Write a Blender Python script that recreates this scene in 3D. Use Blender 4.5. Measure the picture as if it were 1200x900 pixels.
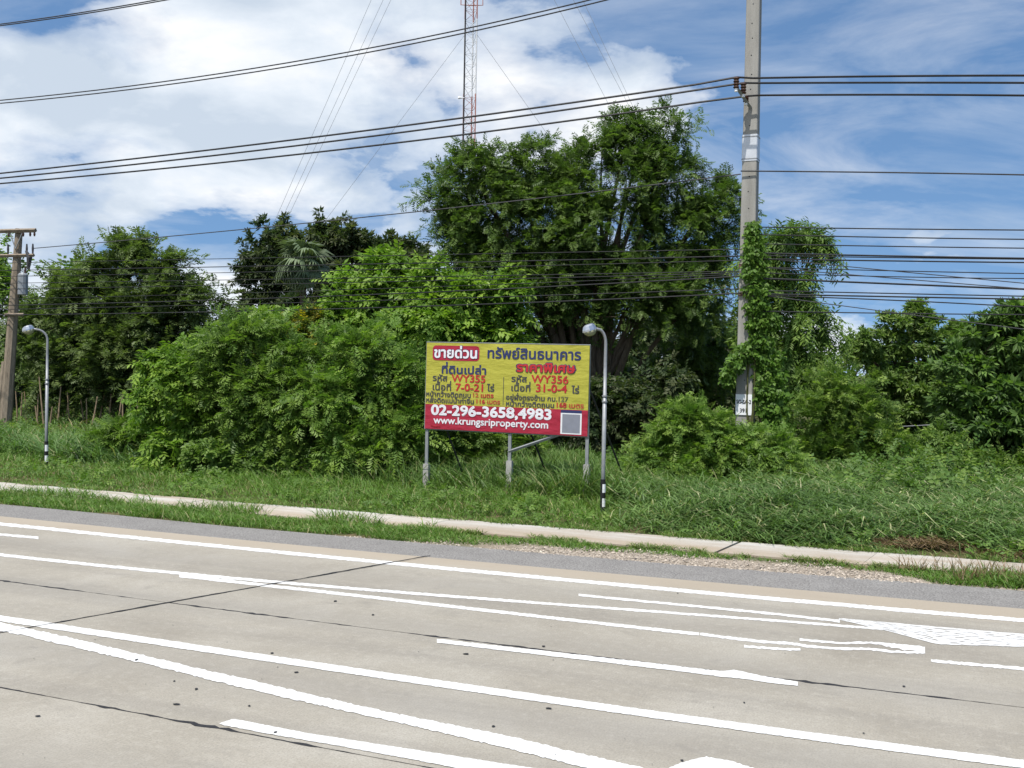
import bpy, bmesh, math, random
import numpy as np
from mathutils import Vector, Matrix
from mathutils.geometry import tessellate_polygon, interpolate_bezier

for o in list(bpy.data.objects):
    bpy.data.objects.remove(o)
SC = bpy.context.scene
COL = SC.collection
R = math.radians
random.seed(7)
RNG = np.random.default_rng(11)

# ------------------------------------------------------------------ camera
F, HC, ROLL, CAMH = 1200.0, 432.0, R(1.05), 3.0      # in photograph pixels (1200 x 900) and metres
_p = math.atan((450 - HC) / F)
FW = Vector((0, math.cos(_p), -math.sin(_p)))
_U = Vector((0, math.sin(_p), math.cos(_p)))
RT = Vector((1, 0, 0)) * math.cos(ROLL) + _U * math.sin(ROLL)
UP = Vector((-1, 0, 0)) * math.sin(ROLL) + _U * math.cos(ROLL)
CAM = Vector((0, 0, CAMH))
cam = bpy.data.objects.new('camera', bpy.data.cameras.new('camera'))
COL.objects.link(cam)
cam.matrix_world = Matrix(((RT.x, UP.x, -FW.x, CAM.x), (RT.y, UP.y, -FW.y, CAM.y), (RT.z, UP.z, -FW.z, CAM.z), (0, 0, 0, 1)))
cam.data.sensor_width = 36
cam.data.lens = 36 * F / 1200
cam.data.clip_end = 6000
SC.camera = cam

# ------------------------------------------------------------------ sun, sky, exposure
SUN_EL, SUN_AZ = R(64), R(206)          # azimuth clockwise from +Y: behind the camera, a little to its left
sd = Vector((math.sin(SUN_AZ) * math.cos(SUN_EL), math.cos(SUN_AZ) * math.cos(SUN_EL), math.sin(SUN_EL)))
sun = bpy.data.objects.new('sun', bpy.data.lights.new('sun', 'SUN'))
COL.objects.link(sun)
sun.data.energy = 4.3
sun.data.angle = R(0.55)
sun.data.color = (1.0, 0.955, 0.89)
sun.rotation_euler = (-sd).to_track_quat('-Z', 'Y').to_euler()
SC.view_settings.view_transform = 'Standard'
SC.view_settings.look = 'None'
SC.view_settings.exposure = 0.45
SC.view_settings.gamma = 1
SC.cycles.use_denoising = True
SC.cycles.max_bounces = 8
SC.cycles.transparent_max_bounces = 8


class NT:
    """short-hand for wiring nodes"""
    def __init__(s, tree):
        s.t = tree; s.n = tree.nodes; s.l = tree.links
    def node(s, kind, ins=None, **attrs):
        nd = s.n.new(kind)
        for k, v in attrs.items():
            setattr(nd, k, v)
        for k, v in (ins or {}).items():
            if hasattr(v, 'is_linked'):
                s.l.new(v, nd.inputs[k])
            else:
                nd.inputs[k].default_value = v
        return nd
    def math(s, op, a, b=0.0, clamp=False):
        return s.node('ShaderNodeMath', {0: a, 1: b}, operation=op, use_clamp=clamp).outputs[0]
    def mix(s, f, a, b, blend='MIX'):
        nd = s.n.new('ShaderNodeMix'); nd.data_type = 'RGBA'; nd.blend_type = blend
        for i, v in ((0, f), (6, a), (7, b)):
            if hasattr(v, 'is_linked'):
                s.l.new(v, nd.inputs[i])
            else:
                nd.inputs[i].default_value = v if i == 0 else (tuple(v) + (1,))[:4]
        return nd.outputs[2]
    def noise(s, vec, scale, detail=4, rough=.55, dist=0.0):
        return s.node('ShaderNodeTexNoise', {'Vector': vec, 'Scale': scale, 'Detail': detail, 'Roughness': rough, 'Distortion': dist}).outputs[0]
    def ramp(s, f, stops, interp='LINEAR'):
        nd = s.node('ShaderNodeValToRGB', {0: f}); cr = nd.color_ramp; cr.interpolation = interp
        while len(cr.elements) < len(stops):
            cr.elements.new(.5)
        for e, (p, c) in zip(cr.elements, stops):
            e.position = p
            e.color = (c, c, c, 1) if isinstance(c, (int, float)) else (tuple(c) + (1,))[:4]
        return nd.outputs[0]


SKYSEED = 7.9
world = bpy.data.worlds.new('World'); SC.world = world; world.use_nodes = True
w = NT(world.node_tree); w.n.clear()
sky = w.node('ShaderNodeTexSky', sky_type='NISHITA', sun_disc=False, sun_elevation=SUN_EL, sun_rotation=SUN_AZ,
             air_density=1.2, dust_density=0.5, ozone_density=2.0)
tc = w.node('ShaderNodeTexCoord').outputs['Generated']
sep = w.node('ShaderNodeSeparateXYZ', {0: tc})
lift = w.node('ShaderNodeCombineXYZ', {0: sep.outputs[0], 1: sep.outputs[1], 2: w.math('ADD', sep.outputs[2], 0.24)}).outputs[0]
w.l.new(w.node('ShaderNodeVectorMath', {0: lift}, operation='NORMALIZE').outputs[0], sky.inputs[0])   # blue down to the tree tops
zz = w.math('ADD', w.math('MAXIMUM', sep.outputs[2], 0.0), 0.30)
px_ = w.math('DIVIDE', sep.outputs[0], zz); py_ = w.math('DIVIDE', sep.outputs[1], zz)
pv = w.node('ShaderNodeCombineXYZ', {0: px_, 1: py_, 2: SKYSEED}).outputs[0]
big = w.noise(pv, 1.5, 2, .5, .1)
fine = w.noise(pv, 3.6, 10, .55, .15)
wisp = w.noise(w.node('ShaderNodeMapping', {0: pv, 'Rotation': (0, 0, -.5), 'Scale': (1.0, 1.7, 1)}).outputs[0], 2.2, 9, .6, .5)
left = w.node('ShaderNodeClamp', {0: w.math('ADD', w.math('MULTIPLY', px_, -0.17), .006), 1: -0.13, 2: 0.085}).outputs[0]
low = w.node('ShaderNodeMapRange', {0: sep.outputs[2], 1: .02, 2: .10, 3: .13, 4: 0.0}).outputs[0]
dens = w.math('ADD', w.math('ADD', w.math('ADD', w.math('MULTIPLY', big, .42), w.math('MULTIPLY', fine, .66)), left), low)
cum = w.ramp(dens, [(.545, 0), (.585, .55), (.67, .96)])
cir = w.ramp(wisp, [(.46, 0), (.80, .55)])
cover = w.math('MAXIMUM', cum, cir)
shade = w.ramp(w.math('ADD', w.noise(w.node('ShaderNodeMapping', {0: pv, 'Location': (.05, -.16, 0)}).outputs[0], 3.0, 8, .55, .2), w.math('MULTIPLY', w.math('SUBTRACT', dens, .60), -.35)),
               [(.36, (5.6, 6.4, 7.4)), (.50, (7.5, 8.1, 8.8)), (.62, (9.3, 9.4, 9.5))])
skyc = w.mix(1.0, sky.outputs[0], (1.0, 1.20, 1.33), 'MULTIPLY')
colr = w.mix(cover, skyc, shade)
bg = w.node('ShaderNodeBackground', {0: colr, 1: 0.083})
w.l.new(bg.outputs[0], w.node('ShaderNodeOutputWorld').inputs[0])

# ------------------------------------------------------------------ pixel helpers: a pixel gives a direction only
def ray(px, py):
    return FW + RT * ((px - 600) / F) + UP * ((450 - py) / F)
def ground(px, py, z=0.0):
    d = ray(px, py); return CAM + d * ((z - CAMH) / d.z)
def atY(px, py, Y):
    d = ray(px, py); return CAM + d * (Y / d.y)
def hor(px):
    return HC + (px - 600) * math.tan(ROLL)
def foot(px, Y, z=0.0):
    """ground point at depth Y seen in column px (taken where the thing meets the ground)"""
    py = hor(px) + F * (CAMH - z) / Y
    p = atY(px, py, Y); return Vector((p.x, p.y, z))

RA = R(-21.3)                                  # direction of the road
EU = Vector((math.cos(RA), math.sin(RA), 0)); EV = Vector((-math.sin(RA), math.cos(RA), 0))
def uv(p): return (p.dot(EU), p.dot(EV))
def W(u, v, z=0.0): return Vector((EU.x * u + EV.x * v, EU.y * u + EV.y * v, z))
def on_plane(px, py, p0, dirh):
    """where the ray meets the vertical plane through p0 along dirh"""
    n = Vector((-dirh.y, dirh.x, 0)); d = ray(px, py)
    return CAM + d * ((p0 - CAM).dot(n) / d.dot(n))

# ------------------------------------------------------------------ object helpers
def put(name, me, mat=None, parent=None):
    o = bpy.data.objects.new(name, me); COL.objects.link(o)
    if mat is not None:
        me.materials.append(mat)
    if parent is not None:
        o.parent = parent
    return o
def empty(name, loc):
    o = bpy.data.objects.new(name, None); COL.objects.link(o); o.location = loc
    o.empty_display_size = .2
    return o
def tag(o, label=None, cat=None, group=None, kind=None):
    if label: o['label'] = label
    if cat: o['category'] = cat
    if group: o['group'] = group
    if kind: o['kind'] = kind
    return o
def np_mesh(name, V, Fc, colors=None, smooth=False):
    V = np.asarray(V, np.float32).reshape(-1, 3); Fc = np.asarray(Fc, np.int32)
    k = Fc.shape[1]; me = bpy.data.meshes.new(name)
    me.vertices.add(len(V)); me.vertices.foreach_set('co', V.ravel())
    me.loops.add(Fc.size); me.loops.foreach_set('vertex_index', Fc.ravel())
    me.polygons.add(len(Fc)); me.polygons.foreach_set('loop_start', np.arange(0, Fc.size, k, dtype=np.int32))
    me.polygons.foreach_set('use_smooth', np.full(len(Fc), smooth))
    if colors is not None:
        a = me.attributes.new('tint', 'FLOAT_COLOR', 'POINT')
        c = np.ones((len(V), 4), np.float32); c[:, :3] = colors
        a.data.foreach_set('color', c.ravel())
    me.update(calc_edges=True)
    return me
class MB:
    def __init__(s): s.v = []; s.f = []
    def add(s, vs, fs):
        b = len(s.v); s.v += [tuple(x) for x in vs]; s.f += [tuple(i + b for i in f) for f in fs]; return s
    def box(s, c, size, rot=None):
        M = rot or Matrix.Identity(3); c = Vector(c); x, y, z = (q / 2 for q in size)
        vs = [c + M @ Vector((a * x, b * y, d * z)) for a in (-1, 1) for b in (-1, 1) for d in (-1, 1)]
        return s.add(vs, [(0, 1, 3, 2), (4, 6, 7, 5), (0, 4, 5, 1), (2, 3, 7, 6), (0, 2, 6, 4), (1, 5, 7, 3)])
    def tube(s, pts, rad, n=6, cap=True):
        pts = [Vector(p) for p in pts]; rad = rad if hasattr(rad, '__len__') else [rad] * len(pts)
        ref = Vector((0.31, 0.17, 1)).normalized(); vs = []; fs = []
        for i, p in enumerate(pts):
            d = (pts[min(i + 1, len(pts) - 1)] - pts[max(i - 1, 0)]).normalized()
            if abs(d.dot(ref)) > .96: r_ = Vector((1, 0, 0))
            else: r_ = ref
            a = d.cross(r_).normalized(); b = d.cross(a)
            vs += [p + (a * math.cos(t) + b * math.sin(t)) * rad[i] for t in (2 * math.pi * k / n for k in range(n))]
        for i in range(len(pts) - 1):
            for k in range(n):
                fs.append((i * n + k, i * n + (k + 1) % n, (i + 1) * n + (k + 1) % n, (i + 1) * n + k))
        if cap:
            fs += [tuple(range(n - 1, -1, -1)), tuple((len(pts) - 1) * n + k for k in range(n))]
        return s.add(vs, fs)
    def mesh(s, name, smooth=False):
        me = bpy.data.meshes.new(name); me.from_pydata(s.v, [], s.f); me.update()
        if smooth: me.polygons.foreach_set('use_smooth', [True] * len(me.polygons))
        return me
    def build(s, name, mat, parent=None, smooth=False):
        o = put(name, s.mesh(name, smooth), mat, parent)
        if parent is not None and parent.parent is None: o.matrix_parent_inverse = parent_inv(parent)
        elif parent is not None: o.matrix_parent_inverse = parent_inv(parent)
        return o
def parent_inv(p):
    M = Matrix.Identity(4)
    chain = []
    while p is not None:
        chain.append(p); p = p.parent
    for q in reversed(chain):
        M = M @ (q.matrix_parent_inverse if q.parent else Matrix.Identity(4)) @ q.matrix_basis
    return M.inverted()
def bevel(o, w_=.01, seg=2):
    m = o.modifiers.new('bevel', 'BEVEL'); m.width = w_; m.segments = seg; m.limit_method = 'ANGLE'; return o

# ------------------------------------------------------------------ materials
def material(name, rough=.8, spec=.3, metal=0.0):
    m = bpy.data.materials.new(name); m.use_nodes = True
    t = NT(m.node_tree); b = m.node_tree.nodes['Principled BSDF']
    b.inputs['Roughness'].default_value = rough; b.inputs['Metallic'].default_value = metal
    b.inputs['Specular IOR Level'].default_value = spec
    return m, t, b
def bump(t, b, h, strength=.3, dist=.01):
    n = t.node('ShaderNodeBump', {'Height': h, 'Strength': strength, 'Distance': dist}); t.l.new(n.outputs[0], b.inputs['Normal'])
def road_pos(t):
    p = t.node('ShaderNodeNewGeometry').outputs['Position']
    return t.node('ShaderNodeMapping', {0: p, 'Rotation': (0, 0, -RA)}).outputs[0]
def plain(name, c, rough=.7, spec=.3, metal=0.0, var=.15, scale=6.0, bmp=0.0):
    m, t, b = material(name, rough, spec, metal)
    p = t.node('ShaderNodeTexCoord').outputs['Object']
    n = t.noise(p, scale, 5, .6)
    lo = tuple(x * (1 - var) for x in c); hi = tuple(min(1, x * (1 + var)) for x in c)
    t.l.new(t.ramp(n, [(.3, lo), (.7, hi)]), b.inputs['Base Color'])
    if bmp: bump(t, b, t.noise(p, scale * 8, 4), bmp, .01)
    return m

def concrete_road():
    m, t, b = material('road_concrete', .85, .25)
    p = road_pos(t); s = t.node('ShaderNodeSeparateXYZ', {0: p})
    blot = t.noise(p, .45, 6, .62, .4)
    c = t.ramp(blot, [(.3, (.252, .228, .186)), (.5, (.309, .284, .237)), (.7, (.365, .341, .294))])
    streak = t.noise(t.node('ShaderNodeMapping', {0: p, 'Scale': (.06, 1.3, 1)}).outputs[0], 1.0, 5, .6)
    c = t.mix(t.ramp(streak, [(.46, 0), (.70, .55)]), c, (.202, .186, .162))
    grain = t.noise(p, 55, 4, .75); g2 = t.noise(p, 11, 6, .75)
    c = t.mix(t.ramp(grain, [(.35, .5), (.56, 0)]), c, (.148, .139, .122))
    c = t.mix(t.ramp(g2, [(.5, 0), (.75, .4)]), c, (.435, .409, .357))
    stain = t.noise(p, 1.3, 7, .72, 1.2)
    c = t.mix(t.ramp(stain, [(.55, 0), (.72, .5)]), c, (.185, .172, .150))
    lane = t.node('ShaderNodeTexWave', {'Vector': p, 'Scale': .135, 'Distortion': 1.5, 'Detail': 3.0, 'Detail Scale': .6}, bands_direction='Y').outputs[1]
    c = t.mix(t.math('MULTIPLY', t.ramp(lane, [(.45, 0), (1, .42)]), t.ramp(blot, [(.3, .3), (.7, 1)])), c, (.215, .202, .180))
    edge = t.node('ShaderNodeMapRange', {0: t.math('ADD', s.outputs[1], t.math('MULTIPLY', t.math('SUBTRACT', t.noise(p, 1.2, 4), .5), .4)), 1: 13.75, 2: 14.2, 3: 0.0, 4: .7}).outputs[0]
    c = t.mix(edge, c, (.335, .283, .217))
    oi = t.node('ShaderNodeObjectInfo').outputs['Random']
    c = t.mix(1.0, c, t.ramp(oi, [(0, .93), (1, 1.06)]), 'MULTIPLY')
    t.l.new(c, b.inputs['Base Color'])
    tine = t.node('ShaderNodeTexWave', {'Vector': p, 'Scale': 9.0, 'Distortion': 1.2, 'Detail': 2.0}, bands_direction='X').outputs[1]
    bump(t, b, t.math('ADD', t.math('MULTIPLY', tine, .4), t.math('ADD', grain, g2)), .35, .006)
    return m
def asphalt():
    m, t, b = material('asphalt', .9, .2)
    p = road_pos(t); g = t.noise(p, 38, 4, .8); n = t.noise(p, 2.0, 6, .7)
    c = t.ramp(n, [(.3, (.183, .174, .165)), (.7, (.242, .233, .219))])
    c = t.mix(t.ramp(g, [(.38, .75), (.5, 0)]), c, (.060, .058, .056))
    c = t.mix(t.ramp(g, [(.54, 0), (.66, .75)]), c, (.357, .348, .332))
    t.l.new(c, b.inputs['Base Color']); bump(t, b, g, .6, .01); return m
def path_concrete():
    m, t, b = material('path_concrete', .88, .2)
    p = road_pos(t); s = t.node('ShaderNodeSeparateXYZ', {0: p}).outputs
    st = t.noise(t.node('ShaderNodeMapping', {0: p, 'Scale': (.25, 2.2, 1)}).outputs[0], 1.0, 6, .65)
    c = t.ramp(st, [(.35, (.353, .302, .244)), (.5, (.420, .391, .344)), (.62, (.487, .475, .445))])
    near = t.node('ShaderNodeMapRange', {0: t.math('ADD', s[1], t.math('MULTIPLY', t.noise(p, .9, 5), 1.1)), 1: 17.7, 2: 18.6, 3: .8, 4: 0.0}).outputs[0]
    c = t.mix(near, c, (.344, .273, .193))
    g = t.noise(p, 40, 4, .7); c = t.mix(t.ramp(g, [(.35, .3), (.55, 0)]), c, (.185, .151, .118))
    oi = t.node('ShaderNodeObjectInfo').outputs['Random']
    c = t.mix(1.0, c, t.ramp(oi, [(0, .88), (1, 1.1)]), 'MULTIPLY')
    t.l.new(c, b.inputs['Base Color']); bump(t, b, g, .3, .008); return m
def soil():
    m, t, b = material('soil_ground', .95, .1)
    p = road_pos(t); n = t.noise(p, 1.1, 7, .65, .5); g = t.noise(p, 25, 5, .7)
    c = t.ramp(n, [(.35, (.05, .075, .02)), (.5, (.085, .085, .035)), (.68, (.19, .14, .085))])
    s = t.node('ShaderNodeSeparateXYZ', {0: p}).outputs
    near = t.node('ShaderNodeMapRange', {0: t.math('ADD', s[1], t.math('MULTIPLY', t.noise(p, .8, 5), .9)), 1: 17.0, 2: 17.5, 3: 1.0, 4: 0.0}).outputs[0]
    far = t.node('ShaderNodeMapRange', {0: t.math('ADD', s[0], t.math('MULTIPLY', t.noise(p, .5, 5), 4)), 1: -6.5, 2: -3.5, 3: 0.0, 4: 1.0}).outputs[0]
    c = t.mix(t.math('MULTIPLY', near, far), c, t.ramp(g, [(.35, (.24, .19, .14)), (.65, (.42, .37, .31))]))
    c = t.mix(t.ramp(g, [(.3, .5), (.5, 0)]), c, (.03, .028, .018))
    t.l.new(c, b.inputs['Base Color']); bump(t, b, g, .8, .03); return m
def paint():
    m, t, b = material('road_paint', .6, .35)
    p = road_pos(t); n = t.noise(p, 3.0, 6, .7); g = t.noise(p, 60, 4, .75)
    c = t.ramp(n, [(.3, (.56, .555, .54)), (.7, (.66, .66, .65))])
    c = t.mix(t.ramp(g, [(.30, .75), (.40, 0)]), c, (.33, .30, .25))
    wear = t.noise(p, 7.0, 7, .8, .6)
    c = t.mix(t.ramp(wear, [(.54, 0), (.70, .6)]), c, (.34, .315, .27))
    t.l.new(c, b.inputs['Base Color']); bump(t, b, g, .2, .004); return m
def leaf_material(name, rough=.5, trans=.42, spec=.3):
    m = bpy.data.materials.new(name); m.use_nodes = True
    t = NT(m.node_tree); t.n.clear()
    at = t.node('ShaderNodeAttribute', attribute_name='tint').outputs['Color']
    d = t.node('ShaderNodeBsdfPrincipled', {'Base Color': at, 'Roughness': rough, 'Specular IOR Level': spec})
    tr = t.node('ShaderNodeBsdfTranslucent', {'Color': t.mix(1.0, at, (1.15, 1.35, .55), 'MULTIPLY')})
    mx = t.node('ShaderNodeMixShader', {0: trans, 1: d.outputs[0], 2: tr.outputs[0]})
    t.l.new(mx.outputs[0], t.node('ShaderNodeOutputMaterial').inputs[0]); return m
def bark(name, a, b_):
    m, t, b = material(name, .92, .15)
    p = t.node('ShaderNodeMapping', {0: t.node('ShaderNodeTexCoord').outputs['Object'], 'Scale': (6, 6, 1.2)}).outputs[0]
    n = t.noise(p, 2.0, 6, .7); t.l.new(t.ramp(n, [(.3, a), (.7, b_)]), b.inputs['Base Color']); bump(t, b, n, .8, .03); return m
def pole_concrete():
    m, t, b = material('pole_concrete', .85, .2)
    p = t.node('ShaderNodeTexCoord').outputs['Object']
    n = t.noise(t.node('ShaderNodeMapping', {0: p, 'Scale': (3, 3, .5)}).outputs[0], 1.2, 6, .65); g = t.noise(p, 40, 4, .7)
    c = t.ramp(n, [(.3, (.232, .225, .206)), (.7, (.335, .327, .301))])
    c = t.mix(t.ramp(g, [(.3, .35), (.5, 0)]), c, (.146, .133, .112))
    t.l.new(c, b.inputs['Base Color']); bump(t, b, g, .3, .006); return m

M_ROAD, M_ASPH, M_PATH, M_SOIL, M_PAINT = concrete_road(), asphalt(), path_concrete(), soil(), paint()
M_TAR = plain('tar', (.022, .022, .024), .75, .3, var=.3, scale=20)
M_LEAF = leaf_material('leaf'); M_GRASS = leaf_material('grass_blade', .5, .32, .3)
M_BARK = bark('bark', (.06, .045, .03), (.16, .125, .09)); M_STEM = bark('green_stem', (.05, .06, .02), (.12, .12, .05))
M_POLE = pole_concrete(); M_OLDWOOD = bark('weathered_wood', (.15, .12, .09), (.30, .25, .19))
M_GALV = plain('galvanised_steel', (.25, .26, .27), .5, .4, .25, .15, 9, .05)
M_RUST = plain('rusted_steel', (.15, .10, .075), .7, .3, .3, .3, 8, .1)
M_CABLE = plain('black_cable', (.018, .018, .02), .55, .35, var=.2)
M_TCABLE = plain('grey_cable', (.05, .05, .054), .6, .3, var=.2)
M_PORC = plain('brown_porcelain', (.05, .022, .014), .3, .5, var=.2)
M_WHITE = plain('white_enamel', (.74, .75, .76), .5, .35, var=.06, scale=4)
M_BLACK = plain('black_paint', (.014, .014, .015), .55, .35, var=.3)
M_CEM = plain('cement_footing', (.34, .33, .31), .9, .2, var=.2, scale=7, bmp=.3)

# ================================================================== SETTING
def sheet(name, pts, z, mat, parent=None, thick=0.0):
    mb = MB(); n = len(pts); top = [(p.x, p.y, z) for p in pts]
    if thick:
        mb.add(top + [(p.x, p.y, z - thick) for p in pts], [tuple(range(n))] + [(i, i + n, (i + 1) % n + n, (i + 1) % n) for i in range(n)])
    else:
        mb.add(top, [tuple(range(n))])
    o = mb.build(name, mat, parent)
    return o

tag(sheet('ground', [W(-3000, -3000), W(3000, -3000), W(3000, 3000), W(-3000, 3000)], -.022, M_SOIL), kind='structure')

def vfit(pix):
    q = np.array([uv(ground(*p)) for p in pix]); c = np.polyfit(q[:, 0], q[:, 1], 2 if len(pix) > 4 else 1)
    lo, hi = q[:, 0].min(), q[:, 0].max()
    def f(u):
        uc = min(max(u, lo), hi); d = np.polyder(c)
        return float(np.polyval(c, uc) + np.polyval(d, uc) * (u - uc) * .3)
    return f
V_AF = vfit([(0, 591), (200, 608.5), (300, 619), (600, 645), (820, 664.5), (1200, 691.5)])
V_AN = vfit([(0, 605), (300, 633), (600, 661.5), (820, 682.5), (1200, 712.5)])
V_J1 = vfit([(0, 680), (200, 707.5), (450, 737), (600, 757), (840, 787.5), (1000, 805), (1200, 829)])
V_J2 = vfit([(0, 806), (100, 823), (300, 862.5), (500, 899)])
V_PF = vfit([(0, 566), (300, 589), (600, 614), (800, 632), (1000, 646), (1200, 659.5)])
V_PN = lambda u: V_PF(u) - 1.28
J2v = V_J2(0)
V_J3 = lambda u: J2v - 3.5
V_J4 = lambda u: J2v - 7.0
V_J5 = lambda u: J2v - 10.5
t_a, t_b = uv(ground(27, 737)), uv(ground(488, 654))
TK = (t_b[0] - t_a[0]) / (t_b[1] - t_a[1]); T0 = t_a[0] - TK * t_a[1]
def ucross(v, k): return T0 + TK * v + 14.0 * k          # transverse joints, 14 m apart

road = tag(empty('road', (0, 0, 0)), 'pale concrete road in large slabs with fresh white lines', kind='structure')
rows = [V_J5, V_J4, V_J3, V_J2, V_J1, V_AN]
G = .008
for r_ in range(5):
    for k in range(-5, 5):
        lo, hi = [], []
        n = 10
        for i in range(n + 1):
            s_ = i / n
            vl = rows[r_](0); vh = rows[r_ + 1](0)
            ul = ucross(vl, k) + (14.0) * s_; uh = ucross(vh, k) + 14.0 * s_
            e = G if i == 0 else (-G if i == n else 0)
            lo.append(W(ul + e, rows[r_](ul) + G)); hi.append(W(uh + e, rows[r_ + 1](uh) - G))
        sheet('slab', lo + hi[::-1], random.uniform(-.0004, .0004), M_ROAD, road, .05)
# tar filling in the joints, ragged and broken in places
def ribbon(name, pts, wid, mat, parent, z=.004, jit=.3, keep=None):
    mb = MB(); n = len(pts)
    for i in range(n - 1):
        pass
    L, Rr = [], []
    for i, p in enumerate(pts):
        d = (pts[min(i + 1, n - 1)] - pts[max(i - 1, 0)]); d.z = 0; d.normalize(); nn = Vector((-d.y, d.x, 0))
        wi = wid(i) if callable(wid) else wid
        L.append(p + nn * wi * (.5 + random.uniform(-jit, jit) * .5)); Rr.append(p - nn * wi * (.5 + random.uniform(-jit, jit) * .5))
    vs = [(q.x, q.y, z) for q in L + Rr]
    fs = [(i, i + 1, n + i + 1, n + i) for i in range(n - 1) if keep is None or keep(i)]
    mb.add(vs, fs); return mb.build(name, mat, parent)
def wob(seed, a, b):
    ph = [random.Random(seed * 7 + k).uniform(0, 6.28) for k in range(4)]
    return lambda i: max(.006, a + b * (math.sin(i * .13 + ph[0]) + .7 * math.sin(i * .41 + ph[1]) + .5 * math.sin(i * 1.1 + ph[2])))
us = np.arange(-45, 30, .07)
ribbon('joint_seal', [W(u, V_J1(u)) for u in us], wob(3, .024, .018), M_TAR, road, .0016, .7)
ribbon('joint_seal', [W(u, V_J2(u)) for u in us], wob(5, .024, .02), M_TAR, road, .0016, .8)
ribbon('joint_seal', [W(u, V_J3(u)) for u in us], wob(8, .024, .018), M_TAR, road, .0016, .8)
vs_ = np.arange(-3.6, V_AN(-1), .06)
for k in (-2, -1, 0, 1):
    ribbon('joint_seal', [W(ucross(v, k), v) for v in vs_], wob(9 + k, .034, .012), M_TAR, road, .0062, .4)

# painted lines: pixel paths laid on the road plane
def dense(pix, step=5):
    out = []
    for (a, b), (c, d) in zip(pix[:-1], pix[1:]):
        n = max(1, int(abs(c - a) / step))
        out += [(a + (c - a) * i / n, b + (d - b) * i / n) for i in range(n)]
    return out + [pix[-1]]
ZP = [.0026]
def band(up, low, name='lane_line', jit=.35):
    """a painted band between two pixel edges"""
    xs = np.arange(min(p[0] for p in up), max(p[0] for p in up) + .1, 3.0)
    yu = np.interp(xs, [p[0] for p in up], [p[1] for p in up]); yl = np.interp(xs, [p[0] for p in low], [p[1] for p in low])
    A = [ground(x, y + random.uniform(-jit, jit)) for x, y in zip(xs, yu)]; B = [ground(x, y + random.uniform(-jit, jit)) for x, y in zip(xs, yl)]
    n = len(A); ZP[0] += .00012
    return MB().add([(p.x, p.y, ZP[0]) for p in A + B], [(i, n + i, n + i + 1, i + 1) for i in range(n - 1)]).build(name, M_PAINT, road)
def run_on(cen, wid, u_end, side):
    """carry a line on along the road outside the picture"""
    p = ground(*cen); u0, v0 = uv(p); ZP[0] += .00012
    a, b = sorted((u0, u_end)); n = 12; U = np.linspace(a, b, n)
    MB().add([tuple(W(u, v0 + wid / 2, ZP[0])) for u in U] + [tuple(W(u, v0 - wid / 2, ZP[0])) for u in U], [(i, n + i, n + i + 1, i + 1) for i in range(n - 1)]).build('lane_line', M_PAINT, road)
def stripe(cen, w0, w1, jit=.35, smooth=True):
    x0, x1 = cen[0][0], cen[-1][0]
    xs = [p[0] for p in cen]; ys = [p[1] for p in cen]
    hw = lambda x: .5 * (w0 + (w1 - w0) * (x - x0) / (x1 - x0))
    X = list(np.linspace(x0, x1, max(3, int((x1 - x0) / 12))))
    if smooth and len(cen) > 3 and x1 - x0 > 300:
        c = np.polyfit(xs, ys, 3); Y = list(np.polyval(c, X))
    else:
        Y = list(np.interp(X, xs, ys))
    return band([(x, y - hw(x)) for x, y in zip(X, Y)], [(x, y + hw(x)) for x, y in zip(X, Y)], jit=jit)
stripe([(-120, 602), (0, 613.5), (300, 644), (450, 660), (600, 673.5), (850, 697), (1200, 726.5), (1330, 738)], 3.6, 4.6)
run_on((1330, 738), .14, 60, 1); run_on((-120, 602), .14, -140, -1); run_on((1320, 911), .17, 60, 1)
stripe([(-60, 622), (0, 626.5), (47, 630.5)], 2.6, 2.8)
stripe([(-120, 636), (0, 649.7), (100, 661), (200, 671.5), (250, 676), (335, 682.8), (500, 696.6), (675, 710.6), (850, 722.3), (946, 731), (1035, 737.4)], 3.6, 2.6)
stripe([(210, 675), (250, 679.5), (320, 687), (425, 699.5), (550, 712.5), (675, 728), (820, 743.5)], 3.4, 3.6)
stripe([(820, 743.5), (899, 753), (928, 754.2), (947, 757.7), (991, 761), (1010, 760.2), (1054, 764.6), (1086, 765)], 3.4, 2.6, .5)
stripe([(937, 749.7), (988, 754.5), (1007, 753), (1035, 754.5), (1083, 759)], 2.4, 2.6, .5)
band([(1030, 754), (1060, 757), (1086, 758)], [(1030, 756), (1060, 762), (1086, 765)], jit=.9)
stripe([(678, 697.5), (760, 705.5), (850, 714), (985, 728.5)], 2.6, 3.0)
stripe([(872, 757.6), (912, 761), (939, 761.8)], 2.6, 2.6, .5)
stripe([(1091, 774.4), (1145, 779.5), (1200, 784), (1290, 792)], 3.4, 4.0, .6)
top = [(981, 724.4), (1105, 735.5), (1200, 743.4), (1320, 754)]; bot = [(981, 726), (1035, 738.7), (1080, 750.7), (1099, 756), (1152, 757), (1200, 758.6), (1320, 766)]
for i in range(9):
    a, b = i / 9, (i + .83) / 9
    X = np.arange(983, 1310, 6.0); yt = np.interp(X, *zip(*top)); yb = np.interp(X, *zip(*bot))
    sl = [(x, t_ + (b_ - t_) * (a + random.uniform(-.02, .02))) for x, t_, b_ in zip(X, yt, yb)]
    sh = [(x, t_ + (b_ - t_) * (b + random.uniform(-.02, .03))) for x, t_, b_ in zip(X, yt, yb)]
    band(sl, sh, 'paint_streak', .15)
stripe([(512, 751.3), (600, 761.5), (700, 773), (842, 790)], 4.6, 6.2)
band([(842, 787), (861, 785.5), (893, 792.5), (935, 799.5)], [(842, 793.5), (867, 795.6), (900, 800.5), (935, 804.5)])
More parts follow.
